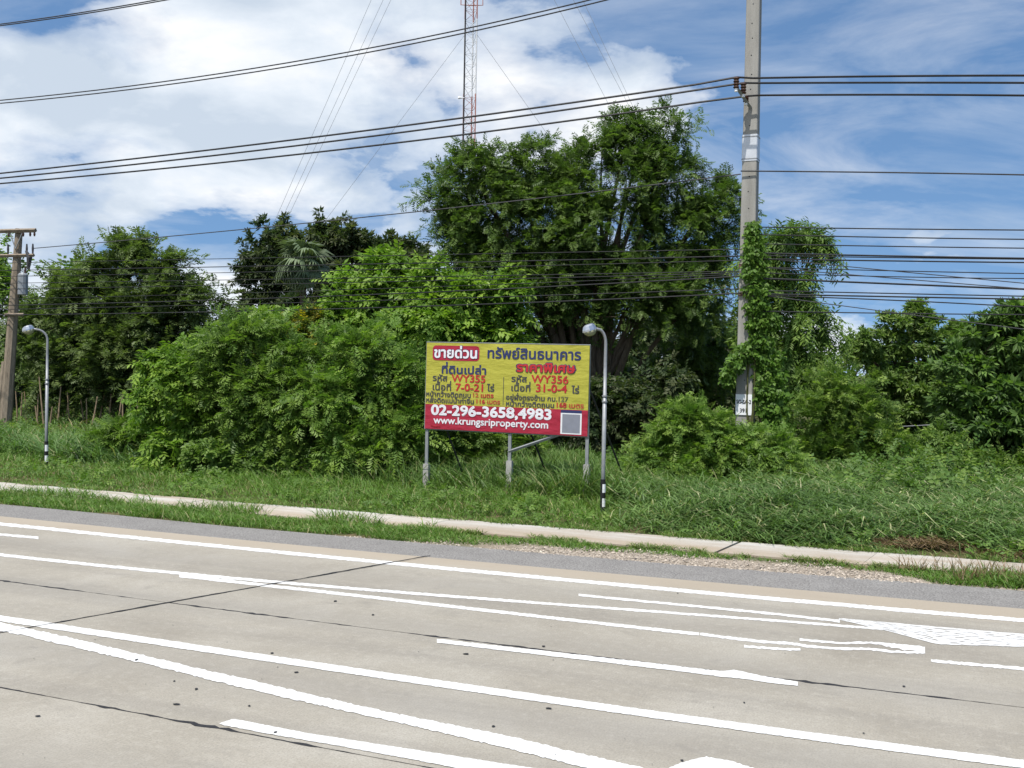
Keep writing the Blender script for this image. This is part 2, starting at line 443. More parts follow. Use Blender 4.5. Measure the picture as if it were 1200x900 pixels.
stripe([(-80, 713), (0, 725.3), (75, 735.5), (150, 748), (300, 769.5), (396, 785), (600, 814), (725, 831), (900, 857.5), (1050, 876.5), (1200, 896), (1320, 911)], 6.8, 10)
band([(-60, 716), (0, 730), (75, 746), (150, 764), (225, 782), (300, 799), (367, 815), (454, 835), (600, 864), (667, 880.6), (751, 900), (900, 935)],
     [(-60, 727), (0, 740), (25, 744.5), (112, 765), (175, 779.5), (237, 795), (320, 815), (396, 832), (483, 851), (600, 879), (684, 900), (900, 950)], jit=.8)
band([(257, 848.5), (273, 843), (367, 861), (483, 879), (600, 897), (800, 928)], [(257, 849.5), (308, 859.5), (396, 874.6), (483, 890.6), (527, 899.4), (800, 947)], jit=.4)
band([(783, 901), (800, 894), (827, 887.4), (856, 892), (880, 900), (1000, 930)], [(783, 903), (800, 910), (850, 925), (1000, 950)], jit=.6)

# debris, tar spots
mb = MB()
spots = [(207, 826, 11, 2.6), (546, 767, 8, 2), (643, 831, 8, 2.4), (347, 788.5, 6, 2), (319, 766, 5, 2), (292, 828, 4, 2), (578, 852, 5, 2.5), (1059, 805, 4, 2), (230, 808, 4, 3), (204, 799, 3, 2), (44, 840, 8, 2), (160, 774, 4, 3), (637, 758, 5, 2), (393, 705, 4, 2), (437, 721, 4, 2), (323, 859, 5, 3), (1012, 860, 3, 2), (799, 892, 5, 3), (872, 824, 3, 2)]
for _ in range(26):
    spots.append((random.uniform(0, 1200), random.uniform(690, 900), random.uniform(.8, 2.2), random.uniform(.6, 1.1)))
for (x, y, a, b) in spots:
    c = ground(x, y); rx = (ground(x + a / 2, y) - c).length; ry = (ground(x, y - b / 2) - c).length * .8
    k = 7; vs = [c + Vector((math.cos(t) * rx * random.uniform(.6, 1.1), math.sin(t) * ry * random.uniform(.6, 1.1), .0075 + random.uniform(0, .003))) for t in (6.283 * i / k for i in range(k))]
    mb.add(vs, [tuple(range(k))])
tag(mb.build('road_debris', M_TAR), 'scattered dark tar spots and bits of grit lying on the concrete road', 'grit', kind='stuff')

# asphalt shoulder
n = 60; uu = np.linspace(-160, 90, n)
tag(sheet('road_shoulder', [W(u, V_AN(u) + .004) for u in uu] + [W(u, V_AF(u) + .03 * math.sin(u * 2.3) + .02 * math.sin(u * 7)) for u in uu[::-1]], -.004, M_ASPH, None, .05), kind='structure')

# concrete footpath in slabs
path = tag(empty('footpath', (0, 0, 0)), kind='structure')
pj = uv(ground(851, 644))[0]
cuts = [pj + d for d in (-130, -118, -106, -94, -82, -70, -58, -46, -40, -34, -28, -22.5, -17, -11.5, -5.6, 0, 2.3, 4.1, 9, 15, 24, 36, 60)]
for i in range(len(cuts) - 1):
    a, b = cuts[i], cuts[i + 1]; g = .03 if abs(a - pj) < .01 else .006; g2 = .03 if abs(b - pj) < .01 else .006
    ul = np.linspace(a + g, b - g2, 8)
    sheet('path_slab', [W(u - .10, V_PN(u)) for u in ul] + [W(u + .10, V_PF(u)) for u in ul[::-1]], .010 + random.uniform(-.003, .005), M_PATH, path, .09)

# ================================================================== BILLBOARD
CONT = {}
def contours(body):
    c = bpy.data.curves.new('txt', 'FONT'); c.body = body; c.size = 1.0; c.resolution_u = 3
    o = bpy.data.objects.new('txt', c); COL.objects.link(o)
    dg = bpy.context.evaluated_depsgraph_get(); dg.update()
    cu = o.evaluated_get(dg).to_curve(dg); out = []
    for s in cu.splines:
        if s.type != 'BEZIER':
            out.append([(p.co.x, p.co.y) for p in s.points]); continue
        pts = []; bp = s.bezier_points; m = len(bp)
        for i in range(m):
            a, b = bp[i], bp[(i + 1) % m]
            straight = (a.handle_right - a.co).length < 1e-5 and (b.handle_left - b.co).length < 1e-5
            seg = interpolate_bezier(a.co, a.handle_right, b.handle_left, b.co, 2 if straight else 5)
            pts += [(q.x, q.y) for q in seg[:-1]]
        out.append(pts)
    bpy.data.objects.remove(o); bpy.data.curves.remove(c)
    return out
def ncont(ch):
    if ch not in CONT: CONT[ch] = 0 if ch == ' ' else len(contours(ch))
    return CONT[ch]
TONE = '\u0e48\u0e49\u0e4a\u0e4b\u0e4c'; VOW = '\u0e31\u0e34\u0e35\u0e36\u0e37\u0e33'
def area(p): return .5 * sum(p[i][0] * p[(i + 1) % len(p)][1] - p[(i + 1) % len(p)][0] * p[i][1] for i in range(len(p)))
def inside(q, p):
    r = False; x, y = q
    for i in range(len(p)):
        (x1, y1), (x2, y2) = p[i], p[i - 1]
        if (y1 > y) != (y2 > y) and x < (x2 - x1) * (y - y1) / (y2 - y1) + x1: r = not r
    return r
def glyph_data(body):
    cs = contours(body); owner = []
    for i, ch in enumerate(body):
        lift = .22 if (ch in TONE and i and body[i - 1] in VOW) else 0.0
        if ch in TONE and i + 1 < len(body) and body[i + 1] == '\u0e33': lift = .16
        owner += [(i, lift)] * ncont(ch)
    if len(owner) == len(cs):
        cs = [[(x, y + l) for x, y in c] for c, (i, l) in zip(cs, owner)]
    return [c for c in cs if len(c) > 2]
def lettering(body, x0, x1, base, parent, mat, z, bold=.02, hscale=1.0, xf=None):
    """letters between x0 and x1 on the panel, standing on base; xf maps panel x, y, height to the world"""
    cs = glyph_data(body); xs = [p[0] for c in cs for p in c]; a, b = min(xs), max(xs)
    s = (x1 - x0) / (b - a + bold * 2); sy = s * hscale
    T = lambda p: (x0 + (p[0] - a + bold) * s, base + p[1] * sy)
    big = max(cs, key=lambda c: abs(area(c))); sg = 1 if area(big) > 0 else -1
    outs = [c for c in cs if area(c) * sg > 0]; holes = [c for c in cs if area(c) * sg <= 0]
    mb = MB()
    use = [[] for _ in outs]
    for h in holes:
        cand = [i for i, o in enumerate(outs) if inside(h[0], o)]
        if cand: use[min(cand, key=lambda i: abs(area(outs[i])))].append(h)
    for i, o in enumerate(outs):
        loops = [o] + use[i]
        tris = tessellate_polygon([[Vector((x, y, 0)) for x, y in lp] for lp in loops])
        flat = [p for lp in loops for p in lp]
        zo = z + .0016 * (i % 5)
        mb.add([xf(*T(p), zo) for p in flat], [t_ for t_ in tris])
    if bold:
        rr = bold * s
        for k, c in enumerate(cs):
            q = [T(p) for p in c]; n = len(q); nv = []
            for i in range(n):
                p0, p1, p2 = q[i - 1], q[i], q[(i + 1) % n]
                d = Vector((p2[0] - p0[0], p2[1] - p0[1])); d = d.normalized() if d.length > 1e-7 else Vector((1, 0)); nn = Vector((-d.y, d.x))
                zo = z + .0011 + .0016 * (k % 5)
                nv += [xf(p1[0] + nn.x * rr, p1[1] + nn.y * rr, zo - .0008), xf(p1[0], p1[1], zo + .0012), xf(p1[0] - nn.x * rr, p1[1] - nn.y * rr, zo - .0008)]
            mb.add(nv, [(3 * i, 3 * ((i + 1) % n), 3 * ((i + 1) % n) + 1, 3 * i + 1) for i in range(n)] + [(3 * i + 1, 3 * ((i + 1) % n) + 1, 3 * ((i + 1) % n) + 2, 3 * i + 2) for i in range(n)])
    return mb.build('lettering', mat, parent)

def vinyl(name, c):
    m, t, b = material(name, .42, .4)
    p = t.node('ShaderNodeTexCoord').outputs['Object']
    n = t.noise(p, .9, 4, .5, .6); g = t.noise(p, 5, 5, .6)
    t.l.new(t.mix(t.ramp(g, [(.5, 0), (.8, .12)]), c, tuple(x * .7 for x in c)), b.inputs['Base Color'])
    bump(t, b, t.math('ADD', n, t.math('MULTIPLY', t.noise(t.node('ShaderNodeMapping', {0: p, 'Rotation': (0, .6, 0), 'Scale': (1, 1, 3)}).outputs[0], 1.6, 3), .5)), .5, .12); return m
M_YEL, M_RED = vinyl('yellow_vinyl', (.37, .35, .045)), vinyl('red_vinyl', (.32, .016, .038))
M_NAVY = plain('navy_ink', (.022, .03, .10), .5, .35, var=.1); M_REDINK = plain('red_ink', (.40, .02, .025), .5, .35, var=.1)
M_DARKINK = plain('dark_grey_ink', (.05, .05, .055), .5, .3, var=.1); M_WINK = plain('white_ink', (.66, .66, .69), .5, .35, var=.05)
M_PALE = plain('pale_print', (.66, .67, .69), .5, .35, var=.05)

PTR, PTL, PBR, PBL = atY(690.7, 405, 23.7), atY(500, 401.6, 25.1), atY(688.6, 511.4, 23.7), atY(498.2, 502, 25.1)
BX = (PTR - PTL + PBR - PBL) * .5; BW = BX.length; BX = BX / BW
BY = Vector((0, 0, 1)); BY = (BY - BX * BX.z).normalized(); BN = BX.cross(BY)         # BN points to the road
BH = ((PTR - PBR).length + (PTL - PBL).length) / 2; BO = (PBL + PTL) * .5 - BY * BH * .5
def bxf(x, y, z): return BO + BX * x + BY * y + BN * z
bfoot = foot(600, 24.4)
bb = tag(empty('billboard', bfoot), 'yellow and red property sale billboard with Thai lettering on steel posts', 'billboard')
Cr = [(57, 38), (1147, 58), (1135, 665), (47, 612)]             # panel corners in the enlarged crop
def cu(x, y):
    fx = (x - 52) / 1090.0; yt = 38 + 20 * fx; yb = 612 + 53 * fx; fy = (y - yt) / (yb - yt)
    xl = 57 - 10 * fy; xr = 1147 - 12 * fy
    return ((x - xl) / (xr - xl) * BW, (1 - fy) * BH)
def slab3(name, mat, parent, pts, z0, z1):
    n = len(pts)
    return MB().add([bxf(x, y, z1) for x, y in pts] + [bxf(x, y, z0) for x, y in pts], [tuple(range(n)), tuple(range(2 * n - 1, n - 1, -1))] + [(i, i + n, (i + 1) % n + n, (i + 1) % n) for i in range(n)]).build(name, mat, parent)
RH = 1 - (447 - 38) / 574.0; RH *= BH
RH2 = (1 - (492 - 58) / 607.0) * BH; RB = (RH + RH2) / 2
panel = slab3('panel', M_YEL, bb, [(0, 0), (BW, 0), (BW, BH), (0, BH)], -.03, 0)
slab3('red_band', M_RED, panel, [(.0, .0), (BW, .0), (BW, RB), (.0, RB)], .0005, .004)
def rrect(x0, y0, x1, y1, r, k=6):
    out = []
    for cx, cy, a in ((x1 - r, y1 - r, 0), (x0 + r, y1 - r, 90), (x0 + r, y0 + r, 180), (x1 - r, y0 + r, 270)):
        out += [(cx + r * math.cos(R(a + 90 * i / k)), cy + r * math.sin(R(a + 90 * i / k))) for i in range(k + 1)]
    return out
a, b = cu(98, 155), cu(424, 62)
slab3('badge', M_RED, panel, rrect(a[0], a[1], b[0], b[1], .09), .0005, .005)
def T(body, x0, x1, yb, mat, bold=.02, hs=1.0, z=.007):
    (a, y0), (b, y1) = cu(x0, yb), cu(x1, yb + (x1 - x0) * .045)
    return lettering(body, a, b, (y0 + y1) / 2, panel, mat, z, bold, hs, bxf)
T('ขายด่วน', 106, 412, 133, M_NAVY, .055, .95, .007)
T('ขายด่วน', 110, 408, 133, M_WINK, .03, .95, .016)
T('ทรัพย์สินธนาคาร', 478, 1093, 134, M_NAVY, .026, .95)
T('ราคาพิเศษ', 668, 1064, 226, M_NAVY, .062, .82, .007)
T('ราคาพิเศษ', 675, 1057, 227, M_REDINK, .036, .82, .016)
T('ที่ดินเปล่า', 163, 470, 240, M_NAVY, .026, .80)
T('รหัส', 100, 203, 291, M_DARKINK, .022, .85); T('WY355', 232, 465, 297, M_REDINK, .02, .88)
T('เนื้อที่', 100, 230, 353, M_DARKINK, .022, .85); T('7-0-21', 260, 450, 358, M_REDINK, .024, .85); T('ไร่', 475, 526, 363, M_DARKINK, .022, .9)
T('หน้ากว้างติดถนน', 55, 366, 394, M_DARKINK, .028, .9); T('12 เมตร', 382, 522, 402, M_REDINK, .028, .85)
T('หลังติดแม่น้ำท่าจีน', 55, 388, 434, M_DARKINK, .028, .9); T('116 เมตร', 405, 566, 444, M_REDINK, .028, .85)
T('รหัส', 640, 743, 298, M_DARKINK, .022, .85); T('WY356', 772, 1013, 303, M_REDINK, .02, .88)
T('เนื้อที่', 640, 767, 360, M_DARKINK, .022, .85); T('31-0-4', 802, 1005, 366, M_REDINK, .024, .88); T('ไร่', 1032, 1083, 376, M_DARKINK, .022, .9)
T('อยู่ฝั่งตรงข้าม กม.127', 605, 1013, 417, M_DARKINK, .026, .9)
T('หน้ากว้างติดถนน', 605, 922, 461, M_DARKINK, .028, .9); T('168 เมตร', 938, 1113, 470, M_REDINK, .028, .85)
T('02-296-3658,4983', 90, 905, 517, M_WINK, .034, .80, .010)
T('www.krungsriproperty.com', 108, 885, 577, M_WINK, .022, .92, .010)
T('Property', 90, 155, 601, M_REDINK, .01, 1.0, .010)
a, b = cu(585, 456), cu(589, 268); slab3('divider_line', M_DARKINK, panel, [(a[0] - .006, a[1]), (a[0] + .008, a[1]), (a[0] + .008, b[1]), (a[0] - .006, b[1])], .0005, .004)
a, b = cu(963, 648), cu(1100, 512); slab3('white_square', M_PALE, panel, [(a[0], a[1]), (b[0], a[1]), (b[0], b[1]), (a[0], b[1])], .0045, .008)
a, b = cu(974, 640), cu(1090, 520); slab3('plain_inset', plain('grey_blue_print', (.20, .21, .25), .5, .35, var=.08), panel, [(a[0], a[1]), (b[0], a[1]), (b[0], b[1]), (a[0], b[1])], .0085, .0105)
a, b = cu(966, 507), cu(1100, 493); slab3('navy_bar', M_NAVY, panel, [(a[0], a[1]), (b[0], a[1]), (b[0], b[1]), (a[0], b[1])], .0045, .009)
# edge angle and frame behind
MB().tube([bxf(-.012, -.012, -.02), bxf(-.012, BH + .012, -.02), bxf(BW + .012, BH + .012, -.02), bxf(BW + .012, -.012, -.02), bxf(-.012, -.012, -.02)], .016, 4).build('edge_trim', M_GALV, bb)
for x in (.02, .02 + (BW - .04) * .25, BW * .53, BW * .77, BW - .03):
    if x in (.02,) or abs(x - BW * .53) < .01 or abs(x - (BW - .03)) < .01:
        p = bxf(x, BH, -.06); q = Vector((p.x, p.y, -.05))
        po = MB().box(((p.x + q.x) / 2, (p.y + q.y) / 2, (p.z - .05) / 2), (.075, .05, p.z + .05), Matrix.Rotation(math.atan2(BX.y, BX.x), 3, 'Z')).build('post', M_GALV, bb)
        hgt = .62 if x < .1 else .80
        MB().box((p.x, p.y, hgt / 2 - .03), (.14, .12, hgt + .06), Matrix.Rotation(math.atan2(BX.y, BX.x), 3, 'Z')).build('footing', M_CEM, po)
    else:
        MB().box(bxf(x, BH / 2, -.055), (.04, .04, BH - .04), Matrix.Rotation(math.atan2(BX.y, BX.x), 3, 'Z')).build('stud', M_GALV, bb)
pm = bxf(BW * .53, 0, -.05)
MB().tube([Vector((pm.x, pm.y, 1.02)), bxf(BW * .86, .05, -.055)], .038, 4).build('brace', M_GALV, bb)
for x, back in ((.02, .9), (BW * .53, 1.2), (BW - .03, 1.35)):
    p = bxf(x, BH * .55, -.09); q = p - BN * back + BX * .75; q.z = -.05
    MB().tube([p, q], .024, 5).build('rear_strut', M_BLACK, bb)

# ================================================================== STREET LAMPS
def street_lamp(px, Y, label, reach=.19, hh=.40):
    f = foot(px, Y); L = empty('street_lamp', f); tag(L, label, 'street lamp', 'small roadside lamps')
    d = (RT * -1); d.z = 0; d.normalize(); d = (d * .93 + Vector((0, -.37, 0))).normalized()
    up = Vector((0, 0, 1)); H = 3.98
    P = [f + up * z for z in (-.05, 1.0, 2.46, 2.461, 3.2, H - .42)]
    P += [f + up * (H - .42 + .30 * math.sin(t)) + d * (reach * (1 - math.cos(t))) for t in (math.pi / 2 * k / 6 for k in range(1, 7))]
    P += [f + up * (H - .10) + d * (reach + .12)]
    rr = [.044, .044, .044, .038, .036, .034] + [.031] * 7
    pole = MB().tube(P, rr, 10).build('pole', M_GALV, L, True)
    for z in (2.34, 2.46):
        MB().tube([f + up * (z - .015), f + up * (z + .015)], .058, 10).build('collar', M_GALV, pole)
    MB().tube([f + up * -.05, f + up * .70], .056, 10).build('black_band', M_BLACK, L)
    for z0, z1 in ((.12, .30), (.42, .60)):
        ring_ = [f + RT * (.0585 * math.cos(t)) - Vector((0, .0585 * math.sin(t), 0)) for t in (R(-20 + 125 * k / 8) for k in range(9))]
        MB().add([p + up * z0 for p in ring_] + [p + up * z1 for p in ring_], [(k, k + 1, k + 10, k + 9) for k in range(8)]).build('white_mark', M_WHITE, L)
    # luminaire: faceted reflector cap above, glass bowl below, tipped outward
    e = f + up * (H - .10) + d * (reach + .10)
    axis = (d * .35 + up * 1).normalized(); side = d.cross(up).normalized(); fwd = side.cross(axis) * -1
    if fwd.dot(d) < 0: fwd = -fwd
    def ring(h, ra, rb, off, n=10): return [e + fwd * (off + ra * math.cos(t)) * .8 + side * (rb * .8 * math.sin(t)) + axis * h * .85 for t in (6.2832 * k / n for k in range(n))]
    def loft(name, R_, mat, par, sm):
        n = 10; vs = [p for r in R_ for p in r]; fs = [(i * n + k, i * n + (k + 1) % n, (i + 1) * n + (k + 1) % n, (i + 1) * n + k) for i in range(len(R_) - 1) for k in range(n)]
        fs += [tuple(range(n - 1, -1, -1)), tuple((len(R_) - 1) * n + k for k in range(n))]
        return MB().add(vs, fs).build(name, mat, par, sm)
    cap = loft('lamp_housing', [ring(-.02, .21, .16, .13), ring(.02, .20, .155, .13), ring(.10, .165, .125, .12), ring(.135, .10, .08, .11)], M_CHROME, L, False)
    loft('lamp_glass', [ring(-.16, .05, .04, .11), ring(-.14, .11, .085, .115), ring(-.08, .17, .13, .125), ring(-.021, .20, .15, .13)], M_GLASS, cap, True)
    return L
M_CHROME = plain('bright_aluminium', (.50, .52, .55), .3, .5, .85, .08, 5)
M_GLASS = plain('clouded_lamp_glass', (.27, .27, .17), .22, .5, 0, .2, 7)
street_lamp(706, 21.6, 'grey street lamp with banded black base right beside the billboard')
street_lamp(54, 29.0, 'grey street lamp with banded black base near leaning utility pole', .30)

# ================================================================== UTILITY POLES
PD = 28.0
PF = foot(871.5, PD)
up3 = Matrix.Rotation(RA - R(3), 3, 'Z'); pX = up3 @ Vector((1, 0, 0)); pY = up3 @ Vector((0, 1, 0))
pole = tag(empty('utility_pole', PF), 'tall square concrete utility pole overgrown with vine', 'utility pole')
def prism(z0, z1, a0, b0, a1, b1, c=PF, ch=.02):
    def ringp(z, a, b): return [c + pX * x + pY * y + Vector((0, 0, z)) for x, y in ((-a + ch, -b), (a - ch, -b), (a, -b + ch), (a, b - ch), (a - ch, b), (-a + ch, b), (-a, b - ch), (-a, -b + ch))]
    A, B = ringp(z0, a0, b0), ringp(z1, a1, b1)
    return MB().add(A + B, [(i, (i + 1) % 8, (i + 1) % 8 + 8, i + 8) for i in range(8)] + [tuple(range(7, -1, -1)), tuple(range(8, 16))])
PT = 19.5
def hw_(z): return .232 - .0040 * z, .215 - .0038 * z
a0, b0 = hw_(0); a1, b1 = hw_(PT)
prism(-.1, PT, a0, b0, a1, b1).build('shaft', M_POLE, pole)
for y0, y1 in ((159, 190),):
    z0 = atY(877, y1, PD).z; z1 = atY(877, y0, PD).z; a, b = hw_(z0)
    pl = prism(z0, z1, a + .012, b + .012, a + .010, b + .010).build('metal_wrap', plain('aluminium_sheet', (.55, .57, .60), .45, .5, .4, .08, 5), pole)
    for z in (z0 + .06, z1 - .06): prism(z - .012, z + .012, a + .018, b + .018, a + .018, b + .018).build('band', M_GALV, pl)
for k in range(26):
    z = 2.8 + k * .46 + (0.06 if k % 3 else 0); a, b = hw_(z)
    q = PF + pX * (.02 * (-1) ** k * .5) - pY * (b + .001) + Vector((0, 0, z))
    MB().tube([q + pY * .004, q - pY * .003], .017, 7).build('bolt_hole_disc', M_BLACK, pole)  # raised black discs; the dark inside open holes is put into the colour
z0 = atY(873, 486, PD).z; z1 = atY(873, 462, PD).z; a, b = hw_(z0)
plate = prism(z0, z1, a - .004, .02, a - .004, .02, PF - pY * (b + .006) + Vector((0, 0, 0)), .004).build('number_plate', M_WHITE, pole)
def pxf(x, y, z): return PF + pX * x - pY * (b + .027 + z) + Vector((0, 0, y))
lettering('SG-SA-2', -.20, .20, z1 - .25, plate, M_BLACK, .002, .03, 1.25, pxf)
lettering('391', -.10, .08, z0 + .07, plate, M_BLACK, .002, .03, 1.1, pxf)
# bracket towards the road with three insulators
TOWARD = (-pY + pX * -.05).normalized()
zb = atY(871, 128, PD).z; e1 = on_plane(861, 104, PF - EV * 1.0, EU)
tip = PF - EV * 1.0 - EU * .24; tip = Vector((tip.x, tip.y, e1.z))
rootb = PF - pY * .18 + Vector((0, 0, zb))
arm = MB().tube([rootb, tip], .055, 4).build('bracket_arm', M_GALV, pole)
ins = []
for k, (fr, lift) in enumerate(((1.0, .30), (.70, .30), (.30, .16))):
    base = rootb.lerp(tip, fr); side = EU * (-.03 if k == 0 else .05 if k == 1 else -.02)
    t0 = base + side; t1 = t0 + Vector((0, 0, lift))
    pts = []; rr = []
    for j in range(9):
        pts.append(t0.lerp(t1, j / 8)); rr.append(.085 if j % 2 else .055)
    MB().tube(pts, rr, 9).build('insulator', M_PORC, pole); ins.append(t1)
    MB().tube([t0 - Vector((0, 0, .08)), t0], .045, 8).build('insulator_cap', M_WHITE, pole)
for y in (312, 345):                     # telecom clamps
    z = atY(870, y, PD).z; a, b = hw_(z); prism(z - .05, z + .05, a + .02, b + .02, a + .02, b + .02).build('cable_clamp', M_RUST, pole)

# leaning timber pole at the far left
LD = 45.0
LF = foot(6, LD); LT = atY(22.5, 268, LD)
lp = tag(empty('utility_pole', LF), 'weathered leaning utility pole with crossarms and transformer at left edge', 'utility pole')
ax = (LT - LF); LH = ax.length; ax.normalize()
MB().tube([LF - ax * .2, LF + ax * LH * .5, LT], [.27, .22, .15], 8).build('shaft', M_OLDWOOD, lp)
MB().tube([LF + RT * -.30 - ax * .1, LF + RT * -.18 + ax * 2.9], [.20, .17], 6).build('stub_post', M_OLDWOOD, lp)
ad = (EU * .8 + RT * .6).normalized(); ad.z = 0.01
def crossarm(py, x0, x1, th, mat=M_OLDWOOD):
    f = (LF - LT).length * 0; c = LF + ax * ((atY(15, py, LD).z - LF.z) / ax.z) - Vector((0, .2, 0))
    A = c + ad * ((x0) * LD / F); B = c + ad * ((x1) * LD / F)
    arm = MB().tube([A, B], th, 4).build('crossarm', mat, lp)
    return c, A, B, arm
c1, A1, B1, arm1 = crossarm(271, -26, 25, .10)
c2, A2, B2, arm2 = crossarm(300, -28, 25, .08)
c3, A3, B3, arm3 = crossarm(369, -8, 17, .07)
for c, A, B, arm_, ts, l in ((c1, A1, B1, arm1, (.04, .3, .68, .86, .97), .18), (c2, A2, B2, arm2, (.05, .35, .82, .97), .42)):
    for t_ in ts:
        p = A.lerp(B, t_); sgn = -1 if l < .3 else 1
        MB().tube([p + Vector((0, 0, .08 * sgn)), p + Vector((0, 0, .08 * sgn + l * .5 * sgn)), p + Vector((0, 0, (.08 + l) * sgn))], [.035, .05, .03], 7).build('insulator', M_PORC if l < .3 else M_TCABLE, arm_)
q = A2.lerp(B2, .86); MB().tube([q + Vector((-.1, 0, .2)), q + Vector((.05, 0, -.1)), q + Vector((0, 0, -.6))], [.05, .12, .07], 7).build('fuse_cutout', M_TCABLE, lp)
for s in (.32, .68):
    p = A1.lerp(B1, s); MB().tube([p, c1 - ax * .8], .025, 5).build('arm_brace', M_GALV, lp)
tz = atY(28, 333, LD); tb = Vector((tz.x, tz.y - .1, tz.z))
tr = MB().tube([tb + Vector((0, 0, -.48)), tb + Vector((0, 0, -.46)), tb + Vector((0, 0, .40)), tb + Vector((0, 0, .48))], [.17, .21, .21, .13], 12).build('transformer', plain('grey_transformer_paint', (.25, .27, .29), .5, .4, .2, .1), lp)
MB().tube([tb + Vector((.1, 0, .48)), tb + Vector((.1, 0, .75))], [.06, .03], 7).build('bushing', M_PORC, tr)
MB().tube([tb + Vector((-.1, 0, .40)), LF + ax * ((tb.z + .4 - LF.z) / ax.z)], .05, 5).build('hanger', M_GALV, tr)

# ================================================================== CABLES
def smooth_px(pix, n=24):
    xs = [p[0] for p in pix]; ys = [p[1] for p in pix]
    deg = min(2, len(pix) - 1); c = np.polyfit(xs, ys, deg); X = np.linspace(xs[0], xs[-1], n)
    return list(zip(X, np.polyval(c, X)))
def cable(name, pix, p0, dirh, rad, mat, label, group, ends=(None, None)):
    P = [on_plane(x, y, p0, dirh) for x, y in smooth_px(pix)]
    if ends[0] is not None: P[0] = ends[0]
    if ends[1] is not None: P[-1] = ends[1]
    if not -20 < pix[-1][0] < 1220: P.append(P[-1] + (P[-1] - P[-2]).normalized() * 30)       # runs on out of the picture
    if not -20 < pix[0][0] < 1220: P.insert(0, P[0] + (P[0] - P[1]).normalized() * 30)
    o = MB().tube(P, rad, 5).build(name, mat, None)
    return tag(o, label, 'cable', group)
trio = 'three insulated cables on the pole bracket'
nm = ('topmost', 'middle', 'lowest')
pts3 = [([(862, 92), (430, 153), (0, 203), (-220, 225)], [(862, 92), (1030, 89.5), (1200, 88.5), (1330, 89)]),
        ([(866, 97.5), (430, 161), (0, 208), (-220, 229)], [(866, 97.5), (1030, 97), (1200, 97), (1330, 98)]),
        ([(869, 112), (430, 173), (0, 213), (-220, 233)], [(869, 112), (1030, 111), (1200, 112), (1330, 114)])]
for k, (a, b) in enumerate(pts3):
    base = ins[k]
    cable('power_cable', a, base, EU, .028, M_CABLE, f'{nm[k]} of three black cables running left from the pole bracket', trio, (base, None))
    cable('power_cable', b, base, EU, .028, M_CABLE, f'{nm[k]} of three black cables running right from the pole bracket', trio, (base, None))
hp = PF - EV * 1.3
for pix, lab in (([(0, 117.5), (300, 80), (600, 21), (700, -2), (860, -45)], 'upper of two close grey wires crossing the sky high at left'),
                 ([(0, 121), (300, 84.5), (600, 26), (715, -1), (860, -40)], 'lower of two close grey wires crossing the sky high at left'),
                 ([(-60, 36), (0, 28), (100, 14), (200, -3), (400, -45)], 'upper of the grey wire pair cutting the top left corner'),
                 ([(-60, 37.5), (0, 30), (100, 16), (200, -1), (400, -43)], 'lower of the grey wire pair cutting the top left corner')):
    cable('power_cable', pix, hp, EU, .02, M_TCABLE, lab, 'high wires')
LDIR = (LF - PF); LDIR.z = 0; LDIR.normalize()
pole_front = PF - EV * .26
cable('power_cable', [(868, 204), (490, 248), (260, 271), (40, 291)], PF, LDIR, .018, M_TCABLE, 'single wire sloping from the leaning pole up to the concrete pole', 'single wires')
cable('power_cable', [(868, 200.5), (1030, 202), (1200, 205), (1330, 208)], pole_front, EU, .02, M_TCABLE, 'single wire alone in the blue sky right of the concrete pole', 'single wires')
bund = 'bundle of telephone cables in front of the trees'
ORD = ('topmost', 'second', 'third', 'fourth', 'fifth', 'sixth', 'seventh', 'eighth', 'ninth', 'tenth', 'eleventh', 'twelfth', 'lowest')
for kk_, (a_, b_, c_, d_, r_) in enumerate(((309, 302, 297, 292, .015), (317, 312, 306, 300, .02), (324, 319, 312, 305, .015), (332, 328, 322, 318, .015), (339, 334, 326, 320, .016),
                           (351, 344, 331, 322, .013), (358, 351, 337, 324, .024), (363, 357, 346, 339, .018), (368, 366, 354, 344, .024))):
    r_ *= .85
    cable('telephone_cable', [(868, d_), (600, c_), (290, b_), (10, a_), (-160, a_ + 2)], PF - EV * .28, LDIR, r_, M_CABLE, ('lowest' if kk_ == 8 else ORD[kk_] + (' from the top' if kk_ else '')) + ' of nine black cables strung across the trees between the poles', bund)
right = [((871, 265.5), (940, 267.5), (1200, 269.3), .017), ((871, 274), (940, 277), (1200, 280), .017), ((871, 285), (940, 287.5), (1200, 290.5), .016),
         ((871, 296), (940, 298.5), (1200, 302.5), .024), ((871, 299), (940, 300.8), (1200, 303.6), .015), ((871, 303), (940, 304.7), (1200, 307.5), .02),
         ((871, 312), (940, 315.5), (1200, 320), .014), ((871, 318), (940, 323), (1200, 325.5), .014), ((871, 325), (940, 329), (1200, 338.5), .026),
         ((871, 340), (940, 342), (1200, 347), .017), ((871, 344), (940, 346), (1200, 350.5), .022), ((871, 346), (940, 347.2), (1200, 360), .017), ((871, 364), (940, 366.2), (1200, 368.5), .016)]
for kk_, (p, q, r3, rad) in enumerate(right):
    cable('telephone_cable', [p, q, r3, (1330, r3[1] + (r3[1] - q[1]) * .6)], pole_front, EU, rad, M_CABLE, ORD[kk_] + (' from the top' if 0 < kk_ < 12 else '') + ' of the level black cables running right from the concrete pole', 'telephone cables right of the pole')
for pix, lab in (([(871, 300), (940, 308), (1200, 331.5), (1330, 344)], 'upper thin wire slanting down right across the level cables'),
                 ([(871, 311), (940, 318), (1200, 338), (1330, 349)], 'middle thin wire slanting down right across the level cables'),
                 ([(871, 343), (940, 352), (1200, 386), (1330, 402)], 'lowest thin wire slanting down right towards the low cloud')):
    cable('telephone_cable', pix, pole_front, EU, .013, M_TCABLE, lab, 'slanting telephone wires')
